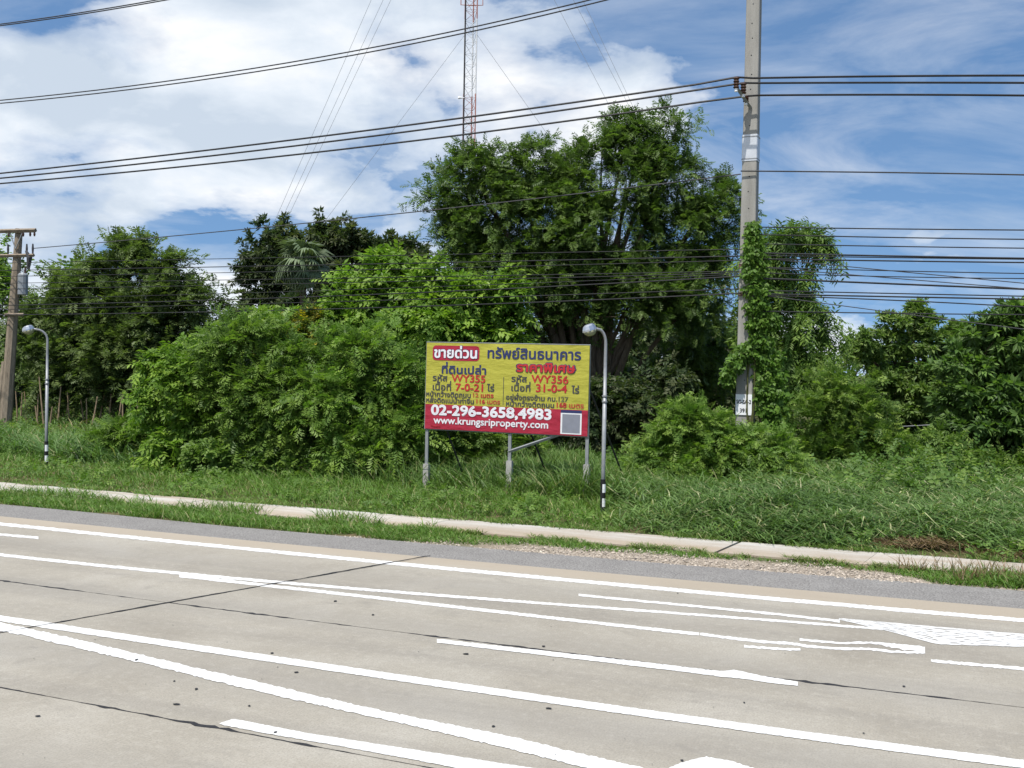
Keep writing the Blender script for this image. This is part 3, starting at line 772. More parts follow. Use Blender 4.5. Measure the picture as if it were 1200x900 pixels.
cable('telephone_cable', [(1030, 501), (1110, 497), (1200, 490), (1330, 478)], foot(1100, 31), EU, .012, M_GALV, 'pale low wire in front of the dark tree at right edge', 'single wires')

# ================================================================== GUYED LATTICE MAST
TD = 90.0
TF = foot(546, TD); TF.x = atY(551.5, 100, TD).x
mast = tag(empty('radio_mast', TF), 'tall thin red and white lattice radio mast behind the big tree', 'radio mast')
def mastpaint():
    m, t, b = material('mast_paint', .6, .3)
    z = t.node('ShaderNodeSeparateXYZ', {0: t.node('ShaderNodeNewGeometry').outputs['Position']}).outputs[2]
    s = t.math('FRACT', t.math('DIVIDE', t.math('ADD', z, 5.6), 13.0))
    t.l.new(t.ramp(s, [(0, (.36, .16, .13)), (.5, (.58, .59, .60))], 'CONSTANT'), b.inputs['Base Color']); return m
M_MAST = mastpaint()
MT = 60.0; ms = .62
tri = [Vector((ms * math.cos(t), ms * math.sin(t), 0)) for t in (R(200), R(320), R(80))]
for k in range(3): MB().tube([TF + tri[k], TF + tri[k] + Vector((0, 0, MT))], .055, 6).build('mast_leg', M_MAST, mast)
mb = MB(); z = 0.0; k = 0
while z < MT - 1:
    for i in range(3):
        A, B = TF + tri[i], TF + tri[(i + 1) % 3]
        if k % 2: A, B = B, A
        mb.tube([A + Vector((0, 0, z)), B + Vector((0, 0, z + .95))], .02, 4, False)
        mb.tube([A + Vector((0, 0, z + .95)), B + Vector((0, 0, z + .95))], .014, 4, False)
    z += .95; k += 1
tag(mb.build('mast_bracing', M_MAST, mast), kind='stuff')
MB().tube([TF + tri[0] * .9 + Vector((-.02, -.1, 1)), TF + tri[0] * .9 + Vector((-.02, -.1, MT - 4))], .065, 6).build('feeder_cable', M_CABLE, mast)
for y, dx in ((6, -.95), (6, .95)):
    zc = atY(553, y, TD).z; c = TF + Vector((dx, -.3, zc))
    an = MB().tube([TF + Vector((0, -.2, zc - .1)), c + Vector((0, 0, -.1)), c + Vector((0, 0, 1.6))], .05, 5).build('antenna_arm', M_MAST, mast)
    MB().box(c + Vector((0, -.1, 1.9)), (.25, .15, 1.9)).build('antenna_panel', M_WHITE, an)
zc = atY(545, 116, TD).z; MB().tube([TF + Vector((-.5, -.4, zc)), TF + Vector((-.95, -.5, zc - .03)), TF + Vector((-1.05, -.5, zc - .05))], [.03, .12, .10], 7).build('aviation_light', M_WHITE, mast)
def guy(xa, ya, xb, yb, side):
    """from the mast leg down through the second pixel to an anchor on the ground"""
    p = TF + tri[0 if side < 0 else 1] + Vector((0, 0, atY(xa, ya, TD).z)); q = atY(xb, yb, TD - 1.5)
    d = (q - p); e = p + d * (p.z / -d.z); MB().tube([p, e], .015, 4).build('guy_wire', M_GALV, mast)
guy(548, 42, 380, 260, -1); guy(561, 42, 620, 127, 1)
guy(548, -262, 435, 0, -1); guy(548, -215, 449, 0, -1); guy(548, -190, 458, 0, -1)
guy(561, -165, 660, 20, 1); guy(561, -205, 672, 0, 1); guy(561, -250, 690, 15, 1)

# ================================================================== VEGETATION
def norm(a): return a / np.maximum(np.linalg.norm(a, axis=-1, keepdims=True), 1e-9)
def rdir(n):
    return norm(RNG.normal(size=(n, 3)))
def tpl_pinnate(k=5, lw=.15, ll=.42):
    q = []
    for i in range(k):
        x = .12 + .88 * i / k; L = ll * (1 - .35 * abs(i / (k - 1) - .4))
        for s in (-1, 1):
            q.append([(x - .02, 0, 0), (x + .20, s * L, -.07), (x + lw + .07, s * L * .42, 0)])
    q.append([(.90, -.05, 0), (.95, .07, 0), (1.25, 0, -.03)])
    return np.array(q)
def tpl_rosette(k=7, wd=.17):
    q = []
    for i in range(k):
        t = 2 * math.pi * i / k + (i % 2) * .35; e = .25 + .55 * ((i * 37) % 10) / 10
        d = np.array([.35 + .4 * e, math.cos(t) * (1 - .3 * e), math.sin(t) * (1 - .3 * e) * .8]); d = d / np.linalg.norm(d)
        s = np.cross(d, [0.2, .1, 1]); s = s / np.linalg.norm(s)
        q.append([d * .08, d * .5 + s * wd, d * 1.0 + np.array([0, 0, -.14]), d * .5 - s * wd])
    return np.array(q)
def tpl_alt(k=6, wd=.13):
    """a twig with broad leaves left and right"""
    q = []
    for i in range(k):
        x = i / k; s = -1 if i % 2 else 1
        d = np.array([.62, s * .72, -.12 - .1 * (i % 3)]); d = d / np.linalg.norm(d); n = np.cross(d, [0, 0, 1]); n = n / np.linalg.norm(n)
        b = np.array([x, 0, 0]); L = .5
        q.append([b, b + d * L * .45 + n * wd, b + d * L + np.array([0, 0, -.06]), b + d * L * .45 - n * wd])
    return np.array(q)
TPL = {'pinnate': tpl_pinnate(5), 'pinnate4': tpl_pinnate(4, .2, .5), 'rosette': tpl_rosette(7), 'alt': tpl_alt(6), 'alt4': tpl_alt(5, .15),
       'lance': tpl_alt(6, .075)}

def foliage(lobes, kind, n_branch, m, size, blen, droop, base_cols, fill=.55, up_bias=.25, spread=.9, jit=.25, clump=9):
    """lobes: (centre, radii).  Branchlets leave each lobe outward, bend down, and carry sprays of leaves."""
    C = np.array([l[0] for l in lobes]); RR = np.array([l[1] for l in lobes])
    wgt = np.array([(r[0] * r[2]) ** .9 + .15 for r in RR]); wgt = wgt / wgt.sum()
    idx = RNG.choice(len(lobes), n_branch, p=wgt)
    nc = clump; cd_ = rdir(len(lobes) * nc).reshape(len(lobes), nc, 3); cd_[:, :, 1] -= .25; cd_[:, :, 2] += .12; cd_ = norm(cd_)
    cr_ = .42 + .75 * RNG.random((len(lobes), nc, 1))
    ci = RNG.integers(0, nc, n_branch); loose = (RNG.random((n_branch, 1)) < .18)
    s = np.where(loose, rdir(n_branch), norm(cd_[idx, ci] + rdir(n_branch) * .33))
    rr = (fill + (1.0 - fill) * RNG.random((n_branch, 1)) ** .6 * .85) * np.where(loose, .9, cr_[idx, ci] + .25)
    P0 = C[idx] + s * RR[idx] * rr * (1 + .12 * RNG.normal(size=(n_branch, 1)))
    D0 = norm(norm(s / np.maximum(RR[idx], .2) * RR[idx].mean(1, keepdims=True)) + rdir(n_branch) * .7 + np.array([0, 0, up_bias]))
    L = blen * (.55 + .9 * RNG.random((n_branch, 1)))
    tone_b = .6 * RNG.normal(size=(n_branch, 1)) + .8 * RNG.normal(size=(len(lobes), nc, 1))[idx, ci]
    P, D, tone, age = [], [], [], []
    for j in range(m):
        t = (j + RNG.random((n_branch, 1))) / m
        p = P0 + D0 * L * t + np.array([0, 0, -1.0]) * (droop * L * t * t)
        d = norm(D0 + np.array([0, 0, -1.0]) * (2 * droop * t) + rdir(n_branch) * spread)
        p = p + rdir(n_branch) * jit * size
        P.append(p); D.append(d); tone.append(tone_b); age.append(t)
    P = np.concatenate(P); D = np.concatenate(D); tone = np.concatenate(tone); age = np.concatenate(age)
    keep = P[:, 2] > .02
    P, D, tone, age = P[keep], D[keep], tone[keep], age[keep]
    return spray(P, D, kind, size, base_cols, tone, age)
def spray(P, D, kind, size, base_cols, tone, age, upn=1.0):
    T_ = TPL[kind]; k = len(T_); n = len(P)
    Nn = np.array([0, 0, 1.0]) * upn + rdir(n) * .55 + np.array([0, -.25, 0]); Nn = norm(Nn - D * (Nn * D).sum(1, keepdims=True)); B = np.cross(Nn, D)
    sz = size * (.65 + .7 * RNG.random((n, 1)))
    loc = T_.reshape(-1, 3)                                # (k*4, 3)
    V = P[:, None, :] + sz[:, None, :] * (loc[None, :, 0:1] * D[:, None, :] + loc[None, :, 1:2] * B[:, None, :] + loc[None, :, 2:3] * Nn[:, None, :])
    ar = T_.shape[1]
    V = V + (RNG.random((n, k, 1, 3)) - .5).repeat(ar, 2).reshape(n, k * ar, 3) * size * .10
    c0, c1, c2 = (np.array(c) for c in base_cols)        # darker leaf, usual leaf, young leaf
    f = np.clip(.5 + .22 * tone + .18 * RNG.normal(size=(n, 1)), 0, 1)
    col = c0 * (1 - f) + c1 * f
    yng = np.clip((age - .55) * 1.6 + .35 * RNG.normal(size=(n, 1)) + .1 * tone, 0, 1) * .75
    col = col * (1 - yng) + c2 * yng
    col = np.clip(col * (1 + .10 * RNG.normal(size=(n, 1))), .003, 1)
    colors = np.repeat(col, k * ar, axis=0)
    return V.reshape(-1, 3), colors, ar
def join(parts):
    V = np.concatenate([p[0] for p in parts]); c = np.concatenate([p[1] for p in parts]); return V, c, parts[0][2]
def leaf_obj(name, V, c, ar, parent, mat=None):
    Fc = np.arange(len(V), dtype=np.int32).reshape(-1, ar)
    o = put(name, np_mesh(name, V, Fc, c), mat or M_LEAF, parent)
    if parent is not None: o.matrix_parent_inverse = parent_inv(parent)
    return o
def lobes_px(L, Y, deep=.8):
    out = []
    for l in L:
        x, y, a, b = l[:4]; dY = l[4] if len(l) > 4 else 0.0
        p = atY(x, y, Y + dY); s = (Y + dY) / F
        out.append(((p.x, p.y, max(p.z, b * s * .5)), (a * s, max(a, b) * s * deep, b * s)))
    return out
def limbs(f, lobes, r0, stems=1, mat=None, parent=None, sway=.3, name='trunk'):
    mb = MB(); tops = sorted(lobes, key=lambda l: l[0][2])
    for s in range(stems):
        b = Vector(f) + Vector((random.uniform(-.5, .5), random.uniform(-.3, .3), 0)) * (0 if stems == 1 else 1)
        for i, l in enumerate(lobes):
            if stems > 1 and i % stems != s: continue
            c = Vector(l[0]); mid = b.lerp(c, .45) + Vector((random.uniform(-sway, sway), random.uniform(-sway, sway), 0)) * 1.2; mid.z = b.z + (c.z - b.z) * .55
            mid.x = b.x + (mid.x - b.x) * .5
            pts = []; n = 7
            for k in range(n + 1):
                t = k / n; p = b * (1 - t) ** 2 + mid * 2 * t * (1 - t) + c * t * t
                pts.append(p + Vector((random.uniform(-1, 1), random.uniform(-1, 1), 0)) * .05 * (k > 0))
            pts[0].z -= .15
            rad = [r0 * (1 - t) ** .8 + .02 for t in (k / n for k in range(n + 1))]
            mb.tube(pts, rad, 6)
            for _ in range(4):                     # twigs
                a = pts[random.randint(4, n)]; dd = Vector((random.uniform(-1, 1), random.uniform(-1, 1), random.uniform(-.2, 1))).normalized()
                e = a + dd * l[1][0] * random.uniform(.6, 1.0); mb.tube([a, a.lerp(e, .5) + Vector((0, 0, .08)), e], [.035, .02, .008], 4, False)
    return mb.build(name, mat or M_BARK, parent)

GREEN = {'feather': ((.048, .090, .020), (.088, .150, .032), (.165, .240, .055)),
         'bright': ((.082, .158, .020), (.145, .262, .032), (.26, .375, .05)),
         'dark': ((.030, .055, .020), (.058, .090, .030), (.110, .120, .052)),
         'mid': ((.064, .122, .022), (.120, .208, .038), (.21, .305, .056)),
         'grey': ((.062, .098, .030), (.110, .162, .046), (.175, .232, .072)),
         'yellow': ((.078, .140, .026), (.135, .225, .042), (.23, .31, .065))}
def plant(name, label, cat, px, Y, L, kind, nb, m, size, blen, droop, col, group=None, r0=.12, stems=1, fill=.5, up_bias=.25, deep=.8, extra=None, parts=('trunk', 'crown'), spread=.9, bark=None):
    f = foot(px, Y, -.05); t = tag(empty(name, f), label, cat, group)
    lb = lobes_px(L, Y, deep)
    limbs(f, lb, r0, stems, bark, t, name=parts[0])
    pr = [foliage(lb, kind, nb, m, size, blen, droop, GREEN[col] if isinstance(col, str) else col, fill, up_bias, spread)]
    if extra: pr += extra(lb)
    leaf_obj(parts[1], *join(pr), t)
    return t, lb

# the big feathery tree
big_l = [(548, 200, 28, 24), (526, 226, 20, 24), (570, 240, 40, 34), (540, 272, 28, 32), (600, 200, 26, 20), (632, 184, 12, 16), (650, 218, 44, 34), (705, 186, 32, 22), (752, 168, 26, 26), (785, 145, 13, 14), (737, 150, 16, 12), (735, 212, 50, 40), (788, 200, 20, 32),
         (825, 243, 22, 12), (850, 226, 12, 7), (856, 262, 10, 16), (812, 280, 36, 36), (640, 275, 70, 55), (715, 275, 70, 55), (565, 318, 44, 46), (620, 345, 60, 55), (745, 340, 75, 65), (690, 330, 50, 50), (820, 345, 30, 50), (650, 400, 60, 50, 2), (700, 450, 85, 45, 4), (800, 410, 40, 60, 2.5), (770, 465, 60, 36, 4), (845, 430, 26, 55, 3)]
plant('big_tree', 'tall spreading dark green feathery tree right behind the billboard', 'tree', 690, 39, big_l, 'pinnate', 4700, 12, .305, .95, .45, 'feather', 'roadside trees', .17, 6, .4, .35, .6, spread=1.05)
plant('undergrowth_shrub', 'dark shrub in the shade between billboard and pole bush', 'shrub', 720, 34.5, [(650, 500, 30, 28), (700, 495, 34, 30), (745, 485, 34, 34), (780, 470, 30, 40), (690, 470, 30, 20)], 'alt', 520, 8, .30, .6, .4, 'dark', None, .04, 4, .3, .3, .8, parts=('stem', 'foliage'), bark=M_STEM)  # added to darken this spot; the tree's shade goes into its leaf colour
# left feathery tree
plant('feathery_tree', 'round grey green feathery tree behind the stakes at left', 'tree', 150, 50, [(145, 318, 34, 22), (185, 322, 24, 20), (100, 352, 44, 32), (165, 362, 56, 40), (228, 366, 32, 26), (140, 410, 70, 50), (215, 410, 45, 45), (60, 385, 30, 40), (170, 450, 60, 35), (100, 440, 50, 40), (155, 298, 18, 10), (70, 340, 14, 10)],
      'pinnate4', 2000, 10, .39, 1.3, .30, 'grey', 'roadside trees', .2, 3, .3, .45, .6)
plant('shade_tree', 'dark broadleaved tree rising behind the leaning pole', 'tree', 20, 58, [(5, 360, 36, 50), (60, 390, 40, 60), (30, 430, 60, 50), (-40, 370, 50, 70), (85, 330, 20, 25), (95, 440, 50, 45), (-60, 430, 60, 60)], 'alt4', 900, 9, .55, 1.1, .3, 'mid', 'roadside trees', .22, 2, .3, .3, .7)
plant('mango_tree', 'dense dark round mango tree standing behind the fan palm', 'tree', 385, 64, [(330, 312, 38, 40), (305, 330, 20, 42), (370, 295, 42, 28), (415, 300, 45, 28), (458, 308, 40, 34), (350, 345, 55, 36), (410, 345, 60, 40), (480, 320, 34, 30), (310, 362, 26, 18)],
      'rosette', 1150, 8, .40, .75, .15, 'dark', 'roadside trees', .3, 2, .35, .3, .7)
# bright green shrubs and young trees in front
sg = 'bright green shrubs along the verge'
plant('leafy_shrub', 'tall bright green leafy shrub leftmost in the row behind the verge', 'shrub', 215, 29, [(230, 530, 44, 20), (272, 540, 32, 14), (215, 436, 34, 22), (200, 465, 32, 34), (245, 462, 46, 48), (222, 505, 46, 36), (268, 510, 38, 32)],
      'alt', 950, 9, .29, .55, .5, 'bright', sg, .06, 4, .35, .4, .8, parts=('stem', 'foliage'), bark=M_STEM)
plant('leafy_shrub', 'broad feathery green shrub second in the row left of the billboard', 'shrub', 320, 28.4, [(320, 538, 60, 18), (300, 415, 45, 30), (335, 440, 50, 40), (290, 470, 45, 50), (330, 500, 65, 42), (270, 440, 30, 30), (375, 460, 30, 60)],
      'pinnate', 1050, 9, .30, .8, .55, 'mid', sg, .06, 4, .35, .4, .8, parts=('stem', 'foliage'), bark=M_STEM)
plant('leafy_shrub', 'feathery light green shrub right against the billboard left edge', 'shrub', 420, 27.6, [(430, 540, 55, 16), (480, 538, 26, 16), (410, 430, 45, 40), (395, 480, 50, 46), (450, 470, 50, 50), (430, 515, 65, 32), (475, 500, 35, 40), (490, 440, 25, 30)],
      'pinnate', 1100, 9, .30, .8, .55, ((.078, .150, .025), (.138, .24, .042), (.24, .345, .06)), sg, .06, 4, .35, .4, .8, parts=('stem', 'foliage'), bark=M_STEM)
plant('young_tree', 'bright yellow green young tree below the fan palm', 'tree', 440, 38, [(412, 358, 18, 14), (445, 330, 40, 20), (470, 350, 40, 34), (425, 378, 55, 34), (365, 398, 50, 20), (470, 400, 60, 40), (310, 395, 30, 18)],
      'alt', 950, 9, .46, .85, .4, 'bright', 'roadside trees', .1, 3, .3, .35, .7)
plant('young_tree', 'bright green young tree just above the billboard left half', 'tree', 555, 36, [(530, 345, 36, 24), (570, 360, 36, 28), (520, 380, 50, 32), (585, 395, 30, 30), (540, 420, 60, 40), (590, 450, 35, 50), (520, 470, 50, 40)],
      'alt', 850, 9, .42, .8, .4, 'bright', 'roadside trees', .09, 3, .3, .35, .7)
plant('flowering_shrub', 'small shrub with yellow blossom under the mango tree', 'shrub', 352, 36, [(350, 385, 24, 14), (335, 400, 30, 18), (365, 400, 28, 18)], 'alt', 130, 8, .34, .5, .3, ((.07, .12, .02), (.14, .18, .03), (.50, .36, .02)), None, .04, 2, .3, .3, .8, parts=('stem', 'foliage'), bark=M_STEM)
plant('undergrowth_shrub', 'dusty olive shrub beneath the billboard panel', 'shrub', 560, 28.5, [(545, 540, 34, 12), (560, 515, 40, 24), (600, 525, 38, 20), (520, 520, 28, 24)], 'pinnate', 240, 8, .28, .5, .4, 'yellow', sg, .03, 3, .3, .4, .8, parts=('stem', 'foliage'), bark=M_STEM)
plant('verge_bush', 'low dark green bush behind the left street lamp', 'shrub', 165, 31, [(165, 512, 34, 26), (195, 520, 28, 24), (130, 518, 28, 20)], 'pinnate', 330, 8, .28, .5, .4, 'mid', sg, .03, 3, .3, .4, .8, parts=('stem', 'foliage'), bark=M_STEM)
plant('verge_bush', 'low leafy bush at the foot of the feathery shrubs', 'shrub', 290, 27.4, [(255, 540, 30, 14), (300, 545, 36, 13), (350, 548, 36, 12)], 'alt4', 330, 8, .24, .45, .5, 'mid', sg, .03, 3, .3, .3, .8, parts=('stem', 'foliage'), bark=M_STEM)
# right of the pole
plant('drooping_tree', 'slender drooping tree close behind the vine covered pole', 'tree', 905, 34, [(905, 284, 22, 12), (930, 273, 18, 8), (953, 278, 11, 8), (960, 290, 5, 10), (892, 315, 16, 28), (905, 350, 22, 28), (928, 378, 28, 28), (952, 408, 22, 32), (905, 410, 34, 45), (935, 338, 7, 16), (925, 440, 30, 30)],
      'lance', 760, 9, .34, .5, .9, 'mid', 'roadside trees', .08, 3, .35, .3, .8)
plant('pole_bush', 'feathery light green bush hiding the foot of the concrete pole', 'shrub', 840, 25.6, [(792, 536, 28, 30), (824, 516, 26, 22), (862, 540, 30, 26), (896, 536, 20, 22), (835, 554, 58, 24), (780, 552, 24, 20), (885, 548, 28, 22), (808, 500, 16, 12)],
      'pinnate', 1200, 9, .23, .85, .60, ((.078, .150, .025), (.138, .24, .042), (.25, .35, .065)), sg, .04, 4, .35, .45, .85, parts=('stem', 'foliage'), bark=M_STEM)
plant('tiered_tree', 'small tree with flat tiers of pale leaves against the low cloud', 'tree', 1075, 37, [(1062, 378, 30, 5), (1028, 400, 34, 5), (1092, 400, 36, 6), (1076, 367, 12, 5), (1055, 424, 42, 8), (1095, 436, 44, 12), (1065, 458, 46, 18), (1012, 412, 10, 3), (1120, 388, 12, 4), (1075, 490, 48, 24), (1110, 470, 30, 20)],
      'rosette', 1000, 8, .22, .36, .25, ((.075, .14, .03), (.14, .225, .055), (.24, .32, .09)), 'roadside trees', .09, 2, .3, .25, .8)
plant('spreading_tree', 'dark spreading tree cut off by the right edge', 'tree', 1185, 31, [(1192, 378, 24, 14), (1165, 394, 30, 18), (1210, 410, 46, 34), (1150, 425, 44, 18), (1190, 450, 60, 30), (1140, 480, 48, 20), (1180, 500, 60, 34), (1250, 425, 50, 50), (1130, 520, 36, 22), (1250, 500, 60, 50)],
      'rosette', 1150, 8, .285, .55, .3, ((.052, .105, .026), (.098, .178, .042), (.175, .275, .07)), 'roadside trees', .12, 3, .35, .25, .8)
plant('weedy_thicket', 'pale weedy thicket between the pole and the right hand trees', 'shrub', 985, 30, [(985, 552, 50, 16), (940, 550, 28, 16), (960, 500, 36, 36), (1005, 495, 36, 40), (1030, 525, 34, 26), (960, 535, 40, 22), (985, 460, 30, 26), (1000, 535, 40, 22)],
      'pinnate', 760, 9, .25, .6, .4, ((.09, .16, .03), (.16, .26, .05), (.26, .35, .07)), sg, .03, 5, .3, .5, .8, parts=('stem', 'foliage'), bark=M_STEM)
plant('weedy_thicket', 'low leafy weeds at the foot of the right edge trees', 'shrub', 1110, 29.5, [(1070, 545, 40, 18), (1120, 550, 40, 16), (1170, 552, 40, 16), (1100, 528, 30, 14), (1215, 550, 36, 16)], 'alt', 420, 8, .24, .45, .3, 'yellow', sg, .03, 5, .3, .5, .8, parts=('stem', 'foliage'), bark=M_STEM)
# trees far behind, closing the gaps
fg = 'trees in the far background'
for px, Y, L, lab, cc in ((985, 62, [(975, 438, 26, 20), (1010, 425, 24, 16), (945, 450, 34, 34), (1030, 450, 30, 26), (990, 475, 50, 34)], 'distant tree low in the gap right of the pole', 'mid'),
                      (1120, 66, [(1120, 440, 30, 24), (1150, 445, 40, 36), (1090, 470, 34, 28)], 'distant tree behind the tiered tree', 'dark'),
                      (1260, 60, [(1240, 420, 50, 45), (1290, 430, 50, 50), (1200, 450, 40, 40)], 'distant tree behind the right edge tree', 'dark'),
                      (275, 66, [(280, 388, 22, 14), (260, 410, 30, 26), (300, 420, 34, 34), (240, 440, 40, 30)], 'pale distant tree in the notch beside the mango tree', 'grey'),
                      (490, 60, [(480, 380, 50, 40), (540, 400, 50, 50), (430, 420, 60, 50)], 'dark distant tree behind the bright young trees', 'dark'),
                      (790, 52, [(860, 430, 40, 55), (810, 420, 50, 60), (900, 450, 40, 40), (760, 440, 60, 60), (690, 430, 60, 60), (640, 440, 50, 60), (740, 390, 60, 40), (820, 380, 40, 50)], 'dark distant tree behind the big feathery tree', 'dark'),
                      (30, 70, [(0, 440, 60, 50), (90, 455, 60, 40), (170, 460, 60, 40)], 'dark distant tree behind the fence stakes', 'dark'),
                      (-120, 60, [(-100, 400, 70, 70), (-170, 420, 70, 70), (-60, 440, 50, 50)], 'distant tree at the far left edge', 'dark')):
    plant('distant_tree', lab, 'tree', px, Y, L, 'alt4', 600 if px == 790 else 200, 8, .62, 1.0, .3, cc, fg, .16, 2, .3, .3, .7)

# vine on the concrete pole
vine = tag(empty('climbing_vine', PF + Vector((.35, -.1, 0))), 'leafy climbing vine smothering the right side of the concrete pole', 'vine')
vl = []
for y, x, a in ((270, 882, 7), (285, 884, 12), (302, 886, 15), (320, 885, 14), (340, 888, 15), (360, 888, 14), (380, 890, 16), (400, 890, 16), (412, 874, 10), (426, 862, 10), (440, 853, 8), (420, 900, 20), (440, 902, 20), (460, 904, 20), (480, 906, 20), (500, 904, 22), (375, 902, 12), (525, 900, 26)):
    p = atY(x, y, PD - .30); s = PD / F; vl.append(((p.x, p.y, p.z), (a * s, .22, 11 * s)))
mb = MB()
for k in range(4):
    pts = []
    for i in range(14):
        z = i * .50; a, b = hw_(z); pts.append(PF + pX * (a * (.3 + .9 * math.sin(k * 1.7 + i * .25) ** 2) + .02) - pY * (b + .02 + .03 * math.sin(i + k)) + Vector((0, 0, z)))
    mb.tube(pts, [.03 - .0015 * i for i in range(14)], 5)
mb.build('stem', M_STEM, vine)
TPL['vine'] = np.array([[(0, 0, 0), (.3, .42, .03), (1.0, 0, -.12), (.3, -.42, .03)], [(.3, .2, .02), (.7, .75, 0), (1.35, .55, -.15), (.95, .1, 0)], [(.2, -.3, .02), (.5, -.9, 0), (1.2, -.75, -.15), (.9, -.2, 0)]])
C = np.array([l[0] for l in vl]); RR = np.array([l[1] for l in vl]); n = 4800
ix = RNG.integers(0, len(vl), n); s_ = rdir(n); P = C[ix] + s_ * RR[ix] * (.4 + .75 * RNG.random((n, 1)))
D = norm(np.array([0, -.35, -.75]) + rdir(n) * .6)
leaf_obj('foliage', *spray(P, D, 'vine', .09, ((.06, .125, .018), (.105, .205, .03), (.19, .31, .05)), np.sin(P[:, 2:3] * 3 + ix[:, None]), RNG.random((n, 1)), .2), vine)

# fan palm
PMD = 54.0
pb = foot(353, PMD, -.05); crown = atY(354, 308, PMD)
palm = tag(empty('fan_palm', pb), 'fan palm with drooping silvery fronds in front of the mango tree', 'palm')
MB().tube([pb, Vector((pb.x + .1, pb.y, crown.z * .5)), crown], [.24, .19, .17], 8).build('trunk', M_BARK, palm)
def frond_mesh(seed):
    r = random.Random(seed); V = []; Fc = []; n = 20; L = .92; pet = 1.0
    V += [(0, .03, 0), (0, -.03, 0), (pet, -.02, .12), (pet, .02, .12)]; Fc.append((0, 1, 2, 3))
    for i in range(n):
        t = R(-125 + 250 * i / (n - 1)); l = L * (.75 + .25 * math.cos(t / 2)) * r.uniform(.9, 1.05); w_ = .075
        d = Vector((math.cos(t), math.sin(t), .02)); s = Vector((-d.y, d.x, 0)); o = Vector((pet, 0, .12)); tip = o + d * l + Vector((0, 0, -.55 * l * r.uniform(.5, 1.5)))
        b = len(V); m_ = o + d * l * .55 + Vector((0, 0, -.03))
        V += [tuple(o), tuple(m_ + s * w_ + Vector((0, 0, .03))), tuple(tip), tuple(m_ - s * w_)]; Fc.append((b, b + 1, b + 2, b + 3))
    g = r.random(); c = np.array([.125, .165, .09]) * (.7 + .6 * g)
    return np_mesh('frond', V, Fc, np.tile(c, (len(V), 1)))
M_PALM = leaf_material('palm_frond', .55, .2, .2)
fm = [frond_mesh(k) for k in range(4)]
for m_ in fm: m_.materials.append(M_PALM)
for k in range(34):
    az = k * 2.399; el = R(66 - k * 4.2 + random.uniform(-8, 8))
    o = bpy.data.objects.new('frond', fm[k % 4]); COL.objects.link(o); o.parent = palm
    M = Matrix.Translation(crown) @ Matrix.Rotation(az, 4, 'Z') @ Matrix.Rotation(-el, 4, 'Y') @ Matrix.Rotation(random.uniform(-.5, .5), 4, 'X') @ Matrix.Scale(random.uniform(.75, 1.0), 4)
    o.matrix_parent_inverse = parent_inv(palm); o.matrix_basis = M

# ------------------------------------------------------------------ stakes and shed at left
fence = tag(empty('stake_fence', foot(150, 45)), 'rough row of thin wooden stakes under the trees at left', 'fence')
for k in range(34):
    px = 18 + k * 7.6 + random.uniform(-6, 6); Y = 45.5 + random.uniform(-1.0, 3.5); f = foot(px, Y, -.05); h = random.choice((random.uniform(1.0, 1.6), random.uniform(1.4, 2.4)))
    tp = f + Vector((random.uniform(-.25, .25), random.uniform(-.1, .1), h))
    MB().tube([f, f.lerp(tp, .5) + Vector((random.uniform(-.02, .02), 0, 0)), tp], [.04, .034, .024], 6).build('stake', M_STAKE if k else (M_STAKE := plain('pale_stake_wood', (.27, .20, .13), .85, .2, var=.35, scale=3)), fence)
sf = foot(-25, 56)
shed = tag(empty('shed', sf), 'grey shed with a rusty roof just showing behind the leaning pole', 'shed')
MB().box(sf + Vector((0, 1, .95)), (3.2, 2.5, 2.0)).build('wall', plain('shed_wall', (.22, .23, .24), .8, .2, var=.2, scale=2), shed)
mb = MB()
for i in range(22):
    x0 = -1.9 + i * .173; mb.add([sf + Vector((x0, -.6, 1.75)), sf + Vector((x0 + .0865, -.6, 1.80)), sf + Vector((x0 + .0865, 2.6, 2.75)), sf + Vector((x0, 2.6, 2.70))], [(0, 1, 2, 3)])
    mb.add([sf + Vector((x0 + .0865, -.6, 1.80)), sf + Vector((x0 + .173, -.6, 1.75)), sf + Vector((x0 + .173, 2.6, 2.70)), sf + Vector((x0 + .0865, 2.6, 2.75))], [(0, 1, 2, 3)])
mb.build('roof', plain('rusty_roof', (.28, .17, .14), .75, .3, .1, .3, 2), shed)

